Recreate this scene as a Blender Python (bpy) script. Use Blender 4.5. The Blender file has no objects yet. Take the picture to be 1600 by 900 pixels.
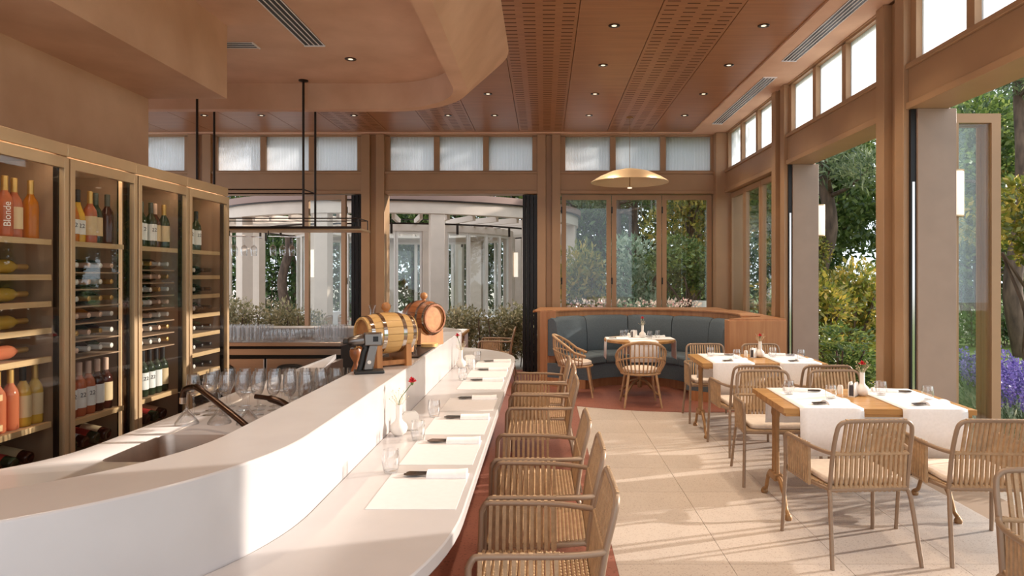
import bpy, bmesh, math, random
import numpy as np
from mathutils import Vector, Matrix
PI = math.pi
sc = bpy.context.scene
col = sc.collection
# ---------------------------------------------------------------- camera, sky, sun, exposure
cam = bpy.data.cameras.new('camera'); cam.lens = 24; cam.sensor_width = 36
cam.shift_x = -0.03125; cam.shift_y = -0.0125; cam.clip_end = 300
co = bpy.data.objects.new('camera', cam); col.objects.link(co)
co.location = (0, 0, 1.6); co.rotation_euler = (PI/2, 0, 0); sc.camera = co
w = bpy.data.worlds.new('sky'); sc.world = w; w.use_nodes = True
bg = w.node_tree.nodes['Background']; bg.inputs[0].default_value = (0.86, 0.93, 1.0, 1); bg.inputs[1].default_value = 1.65
SUN_AZ, SUN_EL = 0.31, math.radians(14.8)          # sun stands right of the room, a little ahead
sd = Vector((math.cos(math.atan(SUN_AZ))*math.cos(SUN_EL), math.sin(math.atan(SUN_AZ))*math.cos(SUN_EL), math.sin(SUN_EL)))
sl = bpy.data.lights.new('sun', 'SUN'); sl.energy = 5.6; sl.color = (1.0, 0.91, 0.81); sl.angle = math.radians(0.6)
so = bpy.data.objects.new('sun', sl); col.objects.link(so); so.location = (20, 8, 8)
so.rotation_euler = (-sd).to_track_quat('-Z', 'Y').to_euler()
vs = sc.view_settings; vs.view_transform = 'Standard'; vs.look = 'None'; vs.gamma = 1; vs.use_curve_mapping = False
vs.exposure = 0.2
sc.cycles.use_denoising = True
sc.cycles.max_bounces = 10; sc.cycles.diffuse_bounces = 5; sc.cycles.transparent_max_bounces = 24
sc.cycles.caustics_reflective = False; sc.cycles.caustics_refractive = False
sc.cycles.sample_clamp_indirect = 6
# ---------------------------------------------------------------- materials
def srgb(r, g, b):
    f = lambda c: (c/12.92 if c <= 0.04045 else ((c+0.055)/1.055)**2.4)
    return (f(r/255), f(g/255), f(b/255), 1)
def newmat(name):
    m = bpy.data.materials.new(name); m.use_nodes = True
    nt = m.node_tree; p = nt.nodes['Principled BSDF']
    return m, nt, p
def N(nt, t, **kw):
    n = nt.nodes.new(t)
    for k, v in kw.items(): setattr(n, k, v)
    return n
def mat(name, c, rough=0.5, metal=0.0, var=0.0, scale=8.0, stretch=(1,1,1), bump=0.0, bscale=None, spec=0.5, detail=4, c2=None):
    """principled with noise-driven colour variation and fine relief, object coordinates"""
    m, nt, p = newmat(name); L = nt.links
    p.inputs['Roughness'].default_value = rough; p.inputs['Metallic'].default_value = metal
    p.inputs['Specular IOR Level'].default_value = spec
    p.inputs['Base Color'].default_value = c
    if var > 0 or bump > 0 or c2:
        tc = N(nt, 'ShaderNodeTexCoord'); mp = N(nt, 'ShaderNodeMapping'); mp.inputs['Scale'].default_value = stretch
        L.new(tc.outputs['Object'], mp.inputs[0])
        no = N(nt, 'ShaderNodeTexNoise'); no.inputs['Scale'].default_value = scale; no.inputs['Detail'].default_value = detail
        L.new(mp.outputs[0], no.inputs['Vector'])
        if var > 0 or c2:
            rp = N(nt, 'ShaderNodeValToRGB')
            a = c2 if c2 else tuple(x*(1-var) for x in c[:3])+(1,)
            b = c if c2 else tuple(min(1, x*(1+var)) for x in c[:3])+(1,)
            rp.color_ramp.elements[0].color = a; rp.color_ramp.elements[1].color = b
            rp.color_ramp.elements[0].position = 0.32; rp.color_ramp.elements[1].position = 0.68
            L.new(no.outputs[0], rp.inputs[0]); L.new(rp.outputs[0], p.inputs['Base Color'])
        if bump > 0:
            n2 = no
            if bscale:
                n2 = N(nt, 'ShaderNodeTexNoise'); n2.inputs['Scale'].default_value = bscale; n2.inputs['Detail'].default_value = 3
                L.new(mp.outputs[0], n2.inputs['Vector'])
            bp = N(nt, 'ShaderNodeBump'); bp.inputs['Strength'].default_value = bump; bp.inputs['Distance'].default_value = 0.01
            L.new(n2.outputs[0], bp.inputs['Height']); L.new(bp.outputs[0], p.inputs['Normal'])
    return m
def glassmat(name, tint=(1,1,1,1), edge=0.0, base=0.04, rough=0.0, power=5.0):
    """thin clear glass: see-through, reflecting more at glancing angles, the same from both faces"""
    m = bpy.data.materials.new(name); m.use_nodes = True; nt = m.node_tree; nt.nodes.clear(); L = nt.links
    out = N(nt, 'ShaderNodeOutputMaterial'); tr = N(nt, 'ShaderNodeBsdfTransparent'); gl = N(nt, 'ShaderNodeBsdfGlossy')
    tr.inputs[0].default_value = tint; gl.inputs['Roughness'].default_value = rough
    lw = N(nt, 'ShaderNodeLayerWeight'); lw.inputs[0].default_value = 0.5
    pw_ = N(nt, 'ShaderNodeMath', operation='POWER'); pw_.inputs[1].default_value = power; L.new(lw.outputs['Facing'], pw_.inputs[0])
    ma = N(nt, 'ShaderNodeMath', operation='MULTIPLY_ADD'); ma.inputs[1].default_value = edge if edge else 0.9; ma.inputs[2].default_value = base; L.new(pw_.outputs[0], ma.inputs[0])
    mx = N(nt, 'ShaderNodeMixShader'); L.new(ma.outputs[0], mx.inputs[0])
    L.new(tr.outputs[0], mx.inputs[1]); L.new(gl.outputs[0], mx.inputs[2]); L.new(mx.outputs[0], out.inputs[0])
    return m
def flutedmat():
    m = bpy.data.materials.new('fluted_glass'); m.use_nodes = True; nt = m.node_tree; nt.nodes.clear(); L = nt.links
    out = N(nt, 'ShaderNodeOutputMaterial'); tr = N(nt, 'ShaderNodeBsdfTransparent'); tl = N(nt, 'ShaderNodeBsdfTranslucent'); gl = N(nt, 'ShaderNodeBsdfGlossy')
    tl.inputs[0].default_value = (0.95, 0.97, 1, 1); tr.inputs[0].default_value = (0.95, 0.98, 1, 1); gl.inputs['Roughness'].default_value = 0.15
    tc = N(nt, 'ShaderNodeTexCoord'); mp = N(nt, 'ShaderNodeMapping'); wv = N(nt, 'ShaderNodeTexWave'); wv.inputs['Scale'].default_value = 34
    wv.wave_type = 'BANDS'; wv.bands_direction = 'DIAGONAL'; mp.inputs['Scale'].default_value = (1, 1, 0)
    L.new(tc.outputs['Object'], mp.inputs[0]); L.new(mp.outputs[0], wv.inputs[0])
    bp = N(nt, 'ShaderNodeBump'); bp.inputs['Strength'].default_value = 0.6; bp.inputs['Distance'].default_value = 0.01; L.new(wv.outputs['Fac'], bp.inputs['Height'])
    L.new(bp.outputs[0], tl.inputs['Normal']); L.new(bp.outputs[0], gl.inputs['Normal'])
    m1 = N(nt, 'ShaderNodeMixShader'); L.new(tr.outputs[0], m1.inputs[1]); L.new(tl.outputs[0], m1.inputs[2])
    mr = N(nt, 'ShaderNodeMapRange'); mr.inputs[3].default_value = 0.62; mr.inputs[4].default_value = 0.9; L.new(wv.outputs['Fac'], mr.inputs[0]); L.new(mr.outputs[0], m1.inputs[0])
    m2 = N(nt, 'ShaderNodeMixShader'); m2.inputs[0].default_value = 0.06; L.new(m1.outputs[0], m2.inputs[1]); L.new(gl.outputs[0], m2.inputs[2]); L.new(m2.outputs[0], out.inputs[0])
    return m
def leafmat(name, c1, c2, c3):
    m = bpy.data.materials.new(name); m.use_nodes = True; nt = m.node_tree; nt.nodes.clear(); L = nt.links
    out = N(nt, 'ShaderNodeOutputMaterial'); d = N(nt, 'ShaderNodeBsdfDiffuse'); t = N(nt, 'ShaderNodeBsdfTranslucent'); g = N(nt, 'ShaderNodeBsdfGlossy')
    g.inputs['Roughness'].default_value = 0.4
    ge = N(nt, 'ShaderNodeNewGeometry'); rp = N(nt, 'ShaderNodeValToRGB')
    e = rp.color_ramp.elements; e[0].color = c1; e[1].color = c3; x = e.new(0.5); x.color = c2
    L.new(ge.outputs['Random Per Island'], rp.inputs[0]); L.new(rp.outputs[0], d.inputs[0]); L.new(rp.outputs[0], t.inputs[0])
    m1 = N(nt, 'ShaderNodeMixShader'); m1.inputs[0].default_value = 0.42; L.new(d.outputs[0], m1.inputs[1]); L.new(t.outputs[0], m1.inputs[2])
    m2 = N(nt, 'ShaderNodeMixShader'); m2.inputs[0].default_value = 0.05; L.new(m1.outputs[0], m2.inputs[1]); L.new(g.outputs[0], m2.inputs[2]); L.new(m2.outputs[0], out.inputs[0])
    return m
def emit(name, c, s):
    m, nt, p = newmat(name); p.inputs['Base Color'].default_value = c
    p.inputs['Emission Color'].default_value = c; p.inputs['Emission Strength'].default_value = s
    return m
def terrazzo(name, base, chips, scale=160, rough=0.45):
    m, nt, p = newmat(name); L = nt.links
    tc = N(nt, 'ShaderNodeTexCoord'); vo = N(nt, 'ShaderNodeTexVoronoi'); vo.inputs['Scale'].default_value = scale
    no = N(nt, 'ShaderNodeTexNoise'); no.inputs['Scale'].default_value = 1.6; no.inputs['Detail'].default_value = 5
    L.new(tc.outputs['Object'], vo.inputs['Vector']); L.new(tc.outputs['Object'], no.inputs['Vector'])
    rp = N(nt, 'ShaderNodeValToRGB'); rp.color_ramp.elements[0].color = chips; rp.color_ramp.elements[0].position = 0.08
    rp.color_ramp.elements[1].color = base; rp.color_ramp.elements[1].position = 0.30
    L.new(vo.outputs['Color'], rp.inputs[0])
    mx = N(nt, 'ShaderNodeMix', data_type='RGBA', blend_type='MULTIPLY'); mx.inputs['Factor'].default_value = 1
    r2 = N(nt, 'ShaderNodeValToRGB'); r2.color_ramp.elements[0].color = (0.86, 0.86, 0.86, 1); r2.color_ramp.elements[1].color = (1, 1, 1, 1)
    r2.color_ramp.elements[0].position = 0.3; r2.color_ramp.elements[1].position = 0.7
    L.new(no.outputs[0], r2.inputs[0]); L.new(rp.outputs[0], mx.inputs[6]); L.new(r2.outputs[0], mx.inputs[7]); L.new(mx.outputs[2], p.inputs['Base Color'])
    p.inputs['Roughness'].default_value = rough
    return m
def woodmat(name, c1, c2, axis='Y', rough=0.45, fine=30):
    st = {'X': (0.06, 1, 1), 'Y': (1, 0.06, 1), 'Z': (1, 1, 0.06)}[axis]
    return mat(name, c2, rough, 0, c2=c1, scale=fine, stretch=st, detail=5)
M = dict(
    frame = mat('tan_painted_metal', srgb(166, 132, 98), 0.42, 0.0, var=0.05, scale=3),
    taupe = mat('taupe_cladding', srgb(154, 132, 116), 0.5, var=0.05, scale=5),
    plaster = mat('clay_plaster', srgb(220, 182, 152), 0.75, c2=srgb(202, 162, 132), scale=2.2, bump=0.12, bscale=30, detail=7),
    ceil_wood = woodmat('ceiling_veneer', srgb(146, 98, 62), srgb(164, 114, 74), 'X', 0.38, 26),
    ceil_slot = mat('slot_dark', srgb(70, 38, 22), 0.8),
    white = mat('white_quartz', srgb(196, 190, 188), 0.22, var=0.03, scale=5, detail=6),
    steel = mat('brushed_steel', srgb(190, 172, 158), 0.28, 1.0, var=0.08, scale=20, stretch=(0.1, 1, 1)),
    chrome = mat('polished_steel', srgb(205, 200, 195), 0.12, 1.0),
    gunmetal = mat('dark_bronze', srgb(74, 60, 52), 0.25, 1.0),
    black = mat('black_metal', srgb(24, 22, 22), 0.4, 0.3),
    rubber = mat('black_plastic', srgb(30, 29, 29), 0.5),
    iron = mat('blackened_iron', srgb(48, 38, 32), 0.4, 0.6),
    champagne = mat('champagne_metal', srgb(206, 176, 138), 0.36, 0.45, var=0.04, scale=4),
    brass = mat('aged_brass', srgb(158, 122, 84), 0.48, 0.55, var=0.12, scale=14),
    darkin = mat('fridge_lining', srgb(178, 146, 118), 0.5),
    shelfwood = woodmat('shelf_oak', srgb(196, 158, 112), srgb(216, 182, 138), 'Y', 0.5),
    oak = woodmat('table_oak', srgb(164, 118, 66), srgb(194, 150, 94), 'X', 0.32, 22),
    boothwood = woodmat('booth_oak', srgb(166, 112, 72), srgb(186, 134, 90), 'Z', 0.45, 20),
    barrelwood = woodmat('barrel_oak', srgb(208, 160, 96), srgb(230, 190, 126), 'X', 0.4, 24),
    barreldark = woodmat('barrel_dark_oak', srgb(136, 78, 42), srgb(170, 104, 58), 'X', 0.42, 24),
    barrelhead = woodmat('barrel_head', srgb(170, 112, 66), srgb(196, 138, 84), 'Z', 0.45, 24),
    blue = mat('slate_blue_fabric', srgb(90, 101, 108), 0.85, var=0.10, scale=60, bump=0.15, bscale=400),
    rope = mat('rope_cord', srgb(178, 148, 114), 0.7, var=0.14, scale=30, bump=0.3, bscale=260),
    tube = mat('taupe_tube', srgb(150, 126, 104), 0.42, 0.2),
    wicker = mat('wicker_cane', srgb(182, 146, 108), 0.6, var=0.12, scale=25),
    cushion = mat('cream_cushion', srgb(222, 208, 194), 0.85, var=0.05, scale=40, bump=0.2, bscale=300),
    linen = mat('white_linen', srgb(240, 238, 238), 0.85, var=0.03, scale=60, bump=0.1, bscale=500),
    paper = mat('placemat_paper', srgb(216, 212, 212), 0.7, var=0.02, scale=30),
    ceramic = mat('white_ceramic', srgb(232, 226, 218), 0.3),
    red = mat('carnation_red', srgb(206, 24, 44), 0.6, var=0.25, scale=60),
    stem = mat('flower_stem', srgb(84, 104, 52), 0.6),
    sprig = mat('dried_sprig', srgb(210, 196, 164), 0.7),
    cutlery = mat('dark_cutlery', srgb(88, 78, 72), 0.2, 1.0),
    terracotta = terrazzo('terracotta_floor', srgb(150, 94, 78), srgb(118, 68, 54), 90, 0.5),
    terrazzo = terrazzo('beige_terrazzo', srgb(206, 193, 182), srgb(174, 156, 144), 150, 0.38),
    joint = mat('tile_joint', srgb(150, 128, 108), 0.8),
    glass = glassmat('clear_pane', (0.97, 0.99, 0.98, 1)),
    fridge_glass = glassmat('fridge_pane', (0.95, 0.96, 0.95, 1), base=0.05),
    drink = glassmat('drinking_glass', (0.992, 0.994, 0.996, 1), edge=0.85, base=0.07, power=2.0),
    fluted = flutedmat(),
    shade = mat('cream_shade', srgb(248, 232, 206), 0.7),
    lampdish = mat('gold_dish', srgb(232, 206, 168), 0.35, 0.25),
    lamp_on = emit('lamp_lens', (1.0, 0.82, 0.6, 1), 1.1),
    shade_on = emit('lit_shade', (1.0, 0.9, 0.76, 1), 0.55),
    copper_strip = emit('copper_strip', (0.85, 0.52, 0.28, 1), 0.35),  # copper colour with its shine put in as faint emission
    darksteel = mat('dark_steel', srgb(120, 114, 110), 0.3, 1.0),
    led = emit('led_strip', (1.0, 0.82, 0.62, 1), 14.0),  # for the strips added to brighten the fridges
    concrete = mat('pale_render', srgb(206, 190, 176), 0.8, var=0.05, scale=3),
    brownband = mat('brown_coping', srgb(142, 116, 106), 0.7),
    pergola = mat('pergola_beam', srgb(216, 200, 186), 0.7),
    whiteframe = mat('pale_aluminium', srgb(222, 214, 206), 0.45),
    paving = terrazzo('terrace_paving', srgb(206, 192, 176), srgb(176, 160, 144), 60, 0.7),
    pathpav = mat('garden_path', srgb(204, 186, 176), 0.8, var=0.06, scale=3),
    bark = mat('bark', srgb(112, 92, 78), 0.9, c2=srgb(70, 56, 48), scale=9, stretch=(1, 1, 0.3), bump=0.6),
    soil = mat('soil', srgb(92, 76, 58), 0.95, var=0.2, scale=6),
    grass = mat('lawn', srgb(118, 132, 56), 0.9, c2=srgb(84, 104, 42), scale=4, bump=0.5, bscale=60, detail=8),
    stone = mat('dry_stone', srgb(198, 190, 180), 0.85, c2=srgb(150, 142, 132), scale=5, bump=0.4),
)
M['leaf_dark'] = leafmat('leaf_dark', srgb(52, 76, 44), srgb(82, 108, 58), srgb(120, 142, 80))
M['leaf_mid'] = leafmat('leaf_mid', srgb(62, 84, 42), srgb(98, 120, 58), srgb(150, 162, 90))
M['leaf_yellow'] = leafmat('leaf_yellow', srgb(86, 102, 40), srgb(138, 138, 56), srgb(196, 168, 78))
M['leaf_olive'] = leafmat('leaf_olive', srgb(106, 104, 72), srgb(150, 142, 102), srgb(200, 184, 146))
M['leaf_pine'] = leafmat('leaf_pine', srgb(66, 84, 60), srgb(100, 116, 80), srgb(150, 158, 116))
M['leaf_silver'] = leafmat('leaf_silver', srgb(92, 124, 96), srgb(142, 164, 134), srgb(196, 206, 180))
M['lavender'] = leafmat('lavender_bloom', srgb(92, 82, 150), srgb(120, 104, 180), srgb(150, 134, 204))
M['pink'] = leafmat('pink_bloom', srgb(196, 140, 140), srgb(224, 196, 180), srgb(236, 220, 200))
def wine(name, c, tr):
    """coloured bottle glass: tinted see-through with sheen"""
    m = bpy.data.materials.new(name); m.use_nodes = True; nt = m.node_tree; nt.nodes.clear(); L = nt.links
    out = N(nt, 'ShaderNodeOutputMaterial'); t = N(nt, 'ShaderNodeBsdfTransparent'); t.inputs[0].default_value = c
    d = N(nt, 'ShaderNodeBsdfPrincipled'); d.inputs['Base Color'].default_value = c; d.inputs['Roughness'].default_value = 0.08
    mx = N(nt, 'ShaderNodeMixShader'); mx.inputs[0].default_value = 1-tr
    L.new(t.outputs[0], mx.inputs[1]); L.new(d.outputs[0], mx.inputs[2]); L.new(mx.outputs[0], out.inputs[0]); return m
WINE = dict(gold=wine('wine_gold', srgb(236, 190, 80), 0.25), rose=wine('wine_rose', srgb(226, 132, 92), 0.45),
            amber=wine('wine_amber', srgb(226, 140, 40), 0.45), green=wine('wine_green', srgb(52, 62, 44), 0.15), red=wine('wine_red', srgb(64, 28, 22), 0.1))
CAPS = dict(gold=mat('capsule_gold', srgb(214, 168, 96), 0.35, 0.6), black=mat('capsule_black', srgb(30, 26, 26), 0.4), rose=mat('capsule_rose', srgb(226, 186, 160), 0.5), green=mat('capsule_green', srgb(74, 76, 64), 0.4), white=mat('capsule_white', srgb(232, 226, 216), 0.4))
M['label_white'] = mat('label_white', srgb(240, 238, 234), 0.7); M['label_tan'] = mat('label_tan', srgb(220, 192, 150), 0.7); M['label_red'] = mat('label_red', srgb(196, 60, 52), 0.6)
M['ink'] = mat('print_ink', srgb(70, 66, 72), 0.7); M['inkwhite'] = mat('print_white', srgb(250, 244, 236), 0.6)
# ---------------------------------------------------------------- mesh helpers
class MB:
    def __init__(s): s.v = []; s.f = []; s.sm = []
    def add(s, vs_, fs, smooth=False):
        o = len(s.v); s.v += [tuple(v) for v in vs_]; s.f += [tuple(i+o for i in f) for f in fs]; s.sm += [smooth]*len(fs); return s
    def box(s, x0, x1, y0, y1, z0, z1):
        return s.add([(x0,y0,z0),(x1,y0,z0),(x1,y1,z0),(x0,y1,z0),(x0,y0,z1),(x1,y0,z1),(x1,y1,z1),(x0,y1,z1)],
                     [(3,2,1,0),(4,5,6,7),(0,1,5,4),(1,2,6,5),(2,3,7,6),(3,0,4,7)])
    def prism(s, poly, z0, z1):
        n = len(poly)
        a = sum(poly[i][0]*poly[(i+1)%n][1]-poly[(i+1)%n][0]*poly[i][1] for i in range(n))
        if a < 0: poly = poly[::-1]
        return s.add([(x,y,z0) for x,y in poly]+[(x,y,z1) for x,y in poly],
                     [tuple(range(n-1,-1,-1)), tuple(range(n,2*n))]+[(i,(i+1)%n,n+(i+1)%n,n+i) for i in range(n)])
    def tube(s, pts, r, n=8, closed=False, cap=True):
        P = [Vector(p) for p in pts]; k = len(P); rs = r if isinstance(r, (list, tuple)) else [r]*k
        vs_ = []; up = None
        for i, p in enumerate(P):
            a = P[i-1] if (i > 0 or closed) else p; b = P[(i+1) % k] if (i < k-1 or closed) else p
            t = (b-a).normalized()
            if up is None:
                up = Vector((0,0,1)) if abs(t.z) < 0.9 else Vector((1,0,0))
            u = (up - t*up.dot(t))
            if u.length < 1e-5: u = Vector((1,0,0)) - t*t.x
            u.normalize(); w_ = t.cross(u); up = u
            for j in range(n):
                an = 2*PI*j/n; vs_.append(p+(u*math.cos(an)+w_*math.sin(an))*rs[i])
        fs = []
        for i in range(k if closed else k-1):
            a, b = i*n, ((i+1) % k)*n
            fs += [(a+j, a+(j+1)%n, b+(j+1)%n, b+j) for j in range(n)]
        s.add(vs_, fs, True)
        if cap and not closed: s.add(vs_[:n], [tuple(range(n-1,-1,-1))]); s.add(vs_[-n:], [tuple(range(n))])
        return s
    def lathe(s, prof, n=16, c=(0,0,0), capb=False, capt=False):
        vs_ = []; k = len(prof)
        for r, z in prof:
            for j in range(n): a = 2*PI*j/n; vs_.append((c[0]+r*math.cos(a), c[1]+r*math.sin(a), c[2]+z))
        fs = [(i*n+j, i*n+(j+1)%n, (i+1)*n+(j+1)%n, (i+1)*n+j) for i in range(k-1) for j in range(n)]
        s.add(vs_, fs, True)
        if capb: s.add(vs_[:n], [tuple(range(n-1,-1,-1))])
        if capt: s.add(vs_[-n:], [tuple(range(n))])
        return s
    def band(s, A, B, z0, z1, closed=False):
        """solid strip between two outlines with as many points each"""
        n = len(A); vs_ = [(x,y,z0) for x,y in A]+[(x,y,z0) for x,y in B]+[(x,y,z1) for x,y in A]+[(x,y,z1) for x,y in B]
        fs = []
        for i in range(n if closed else n-1):
            j = (i+1) % n
            fs += [(i,j,n+j,n+i), (2*n+i,3*n+i,3*n+j,2*n+j), (i,2*n+i,2*n+j,j), (n+i,n+j,3*n+j,3*n+i)]
        if not closed: fs += [(0,n,3*n,2*n), (n-1,3*n-1,4*n-1,2*n-1)]
        return s.add(vs_, fs)
    def quad(s, a, b, c, d, smooth=False): return s.add([a,b,c,d], [(0,1,2,3)], smooth)
    def mesh(s, name, m):
        me = bpy.data.meshes.new(name); me.from_pydata(s.v, [], s.f)
        me.polygons.foreach_set('use_smooth', s.sm)
        if m: me.materials.append(m)
        bm = bmesh.new(); bm.from_mesh(me); bmesh.ops.remove_doubles(bm, verts=bm.verts, dist=1e-6); bmesh.ops.recalc_face_normals(bm, faces=bm.faces); bm.to_mesh(me); bm.free()
        me.set_sharp_from_angle(angle=math.radians(50)); me.update(); return me
    def build(s, name, m, parent=None, loc=None, rz=0, bev=0):
        return place(s.mesh(name, m), name, parent, loc, rz, bev)
def place(me, name, parent=None, loc=None, rz=0, bev=0):
    o = bpy.data.objects.new(name, me); col.objects.link(o)
    if parent: o.parent = parent
    if loc: o.location = loc
    if rz: o.rotation_euler[2] = rz
    if bev:
        b = o.modifiers.new('bevel', 'BEVEL'); b.width = bev; b.segments = 2; b.limit_method = 'ANGLE'; b.angle_limit = math.radians(40)
    return o
def BX(*a): return MB().box(*a)
def tag(o, label=None, cat=None, group=None, kind=None):
    if label: o['label'] = label
    if cat: o['category'] = cat
    if group: o['group'] = group
    if kind: o['kind'] = kind
    return o
def empty(name, loc=(0,0,0), rz=0):
    o = bpy.data.objects.new(name, None); col.objects.link(o); o.location = loc; o.rotation_euler[2] = rz; o.empty_display_size = 0.1; return o
def thing(name, label, cat, loc=(0,0,0), rz=0, group=None): return tag(empty(name, loc, rz), label, cat, group)
KIDS = {}
def dup(root, loc=None, rz=None, label=None, group=None):
    def rec(o, par):
        c = o.copy(); col.objects.link(c)
        if par: c.parent = par
        for ch in o.children: rec(ch, c)
        return c
    r = rec(root, None)
    if loc is not None: r.location = loc
    if rz is not None: r.rotation_euler[2] = rz
    if label: r['label'] = label
    if group: r['group'] = group
    return r
def arc(cx, cy, r, a0, a1, n): return [(cx+r*math.cos(math.radians(a0+(a1-a0)*i/n)), cy+r*math.sin(math.radians(a0+(a1-a0)*i/n))) for i in range(n+1)]
def bez(pts, n=6):
    """smooth curve through points (Catmull-Rom)"""
    P = [Vector(p) for p in pts]; P = [P[0]*2-P[1]]+P+[P[-1]*2-P[-2]]; out = []
    for i in range(1, len(P)-2):
        for k in range(n):
            t = k/n; a, b, c, d = P[i-1:i+3]
            out.append(0.5*((2*b)+(c-a)*t+(2*a-5*b+4*c-d)*t*t+(3*b-a-3*c+d)*t**3))
    out.append(P[-2]); return out
# ---------------------------------------------------------------- the room
YB, XR, ZC = 11.2, 2.94, 3.93          # back wall, right wall, ceiling height
Y0 = -1.2
floor = tag(MB().box(-9, 0.40, Y0, YB+0.35, -0.12, 0.0).build('floor', M['terracotta']), kind='structure')
MB().box(0.40, XR+0.35, Y0, YB+0.35, -0.12, -0.006).build('tile_bed', M['joint'], floor)
tw = 0.63; tile = MB().box(0.0015, tw-0.0015, 0.0015, tw-0.0015, -0.012, 0.0).mesh('tile', M['terrazzo'])
for ix in range(4):
    for iy in range(-2, 18): place(tile, 'tile', floor, (0.40+ix*tw, iy*tw, 0))
# round terracotta carpet of mosaic under the booth
pts = [(x, y) for x, y in arc(1.9, 11.0, 3.05, 150, 390, 80) if y < YB]
poly = [(max(-1.0, min(XR, x)), y) for x, y in pts]
poly = poly + [(XR, YB), (-1.0, YB)]
MB().prism(poly, 0.0, 0.004).build('mosaic_disc', M['terracotta'], floor)

ceiling = tag(MB().box(-9, XR+0.35, Y0, YB+0.35, ZC+0.03, ZC+0.2).build('ceiling', M['plaster']), kind='structure')
pw = 0.71
slot_me = None
for k in range(-12, 4):
    x0 = -0.40+k*pw; x1 = min(x0+pw, 2.40)
    o = MB().box(x0+0.004, x1-0.004, Y0, YB-0.08, ZC, ZC+0.03).build('veneer_panel', M['ceil_wood'], ceiling)
    if k in (0, 2, -2, -4):
        mb = MB(); n = 0
        for iy in range(0, 126):
            y = -1.6+iy*0.1
            for c in range(4):
                xc = x0+pw*(c+0.5)/4; yy = y+(0.05 if c % 2 else 0)
                mb.box(xc-0.055, xc+0.055, yy-0.007, yy+0.007, ZC-0.0012, ZC+0.001)
        tag(mb.build('acoustic_slots', M['ceil_slot'], ceiling), kind='stuff')
MB().box(2.40, XR, Y0, YB, ZC-0.018, ZC+0.03).build('plaster_border', M['plaster'], ceiling)
MB().box(-9, 2.40, YB-0.10, YB, ZC-0.018, ZC+0.03).build('plaster_border', M['plaster'], ceiling)
# dropped plaster tray over the bar
zb, zt = 3.41, 3.69
def tray(o, r, xr, yb_, xs=-9):
    return [(xr, Y0), (xr, yb_-r)]+arc(xr-r, yb_-r, r, 4, 90, 22)+[(xs, yb_)]
Bo, Bi, To = tray(0, 1.0, -0.74, 7.56), tray(0, 0.88, -0.88, 7.44), tray(0, 1.5, -0.35, 8.5)
n = len(Bo); mb = MB()
mb.add([(x,y,zb) for x,y in Bo]+[(x,y,ZC+0.02) for x,y in To], [(i,i+1,n+i+1,n+i) for i in range(n-1)], True)
mb.add([(x,y,zb) for x,y in Bo]+[(x,y,zb) for x,y in Bi], [(i,i+1,n+i+1,n+i) for i in range(n-1)])
mb.add([(x,y,zb) for x,y in Bi]+[(x,y,zt) for x,y in Bi], [(i,i+1,n+i+1,n+i) for i in range(n-1)], True)
mb.add([(x,y,zt) for x,y in Bi]+[(-9,Y0,zt)], [tuple(range(n+1))])
o = mb.build('plaster_tray', M['plaster'], ceiling)

# plaster wall over the wine fridges with the projecting soffit box
wl = tag(MB().box(-6.0, -3.32, Y0, 5.73, 0, 3.08).build('wall_left', M['plaster']), kind='structure')
MB().box(-6.0, -2.66, Y0, 5.73, 3.08, 3.695).build('soffit', M['plaster'], wl)

def post(parent, x, y, along, w_=0.40, zt_=ZC-0.02, depth=0.34):
    """two pilasters with a recessed core; along = 'x' on the back wall, 'y' on the right wall"""
    h = w_/2
    for a, b, d0 in ((-h, -h+0.14, 0.0), (-h+0.14, h-0.14, 0.07), (h-0.14, h, 0.0)):
        if along == 'x': m = BX(x+a, x+b, y+d0-0.04, y+depth, 0, zt_)
        else: m = BX(x+d0-0.04, x+depth, y+a, y+b, 0, zt_)
        m.build('pilaster' if d0 == 0 else 'post_core', M['frame'], parent, bev=0.006)
wb = tag(empty('wall_back', (0, 0, 0)), kind='structure'); wr = tag(empty('wall_right', (0, 0, 0)), kind='structure')
PX = [-8.47, -5.64, -2.80, 0.08]; PY = [8.48, 5.74, 3.00, 0.26]
for x in PX: post(wb, x, YB, 'x', 0.38)
for y in PY: post(wr, XR, y, 'y', 0.46)
BX(XR-0.16, XR+0.34, YB-0.16, YB+0.34, 0, ZC-0.02).build('corner_post', M['frame'], wb, bev=0.008)
ZH, ZG0, ZG1 = 2.97, 3.32, 3.89
edges = PX+[XR]
def beams(a, b, along, par):
    def B(u0, u1, d0, d1, z0, z1, nm):
        (BX(u0, u1, YB+d0, YB+d1, z0, z1) if along == 'x' else BX(XR+d0, XR+d1, u0, u1, z0, z1)).build(nm, M['frame'], par, bev=0.004)
    B(a, b, 0.0, 0.30, ZH, 3.26, 'beam'); B(a, b, -0.025, 0.30, 3.26, 3.30, 'ledge'); B(a, b, -0.02, 0.30, ZH-0.035, ZH+0.02, 'head_rail')
    B(a, b, 0.0, 0.30, ZG1+0.01, ZC+0.03, 'top_rail')
nwin = 0
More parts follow.
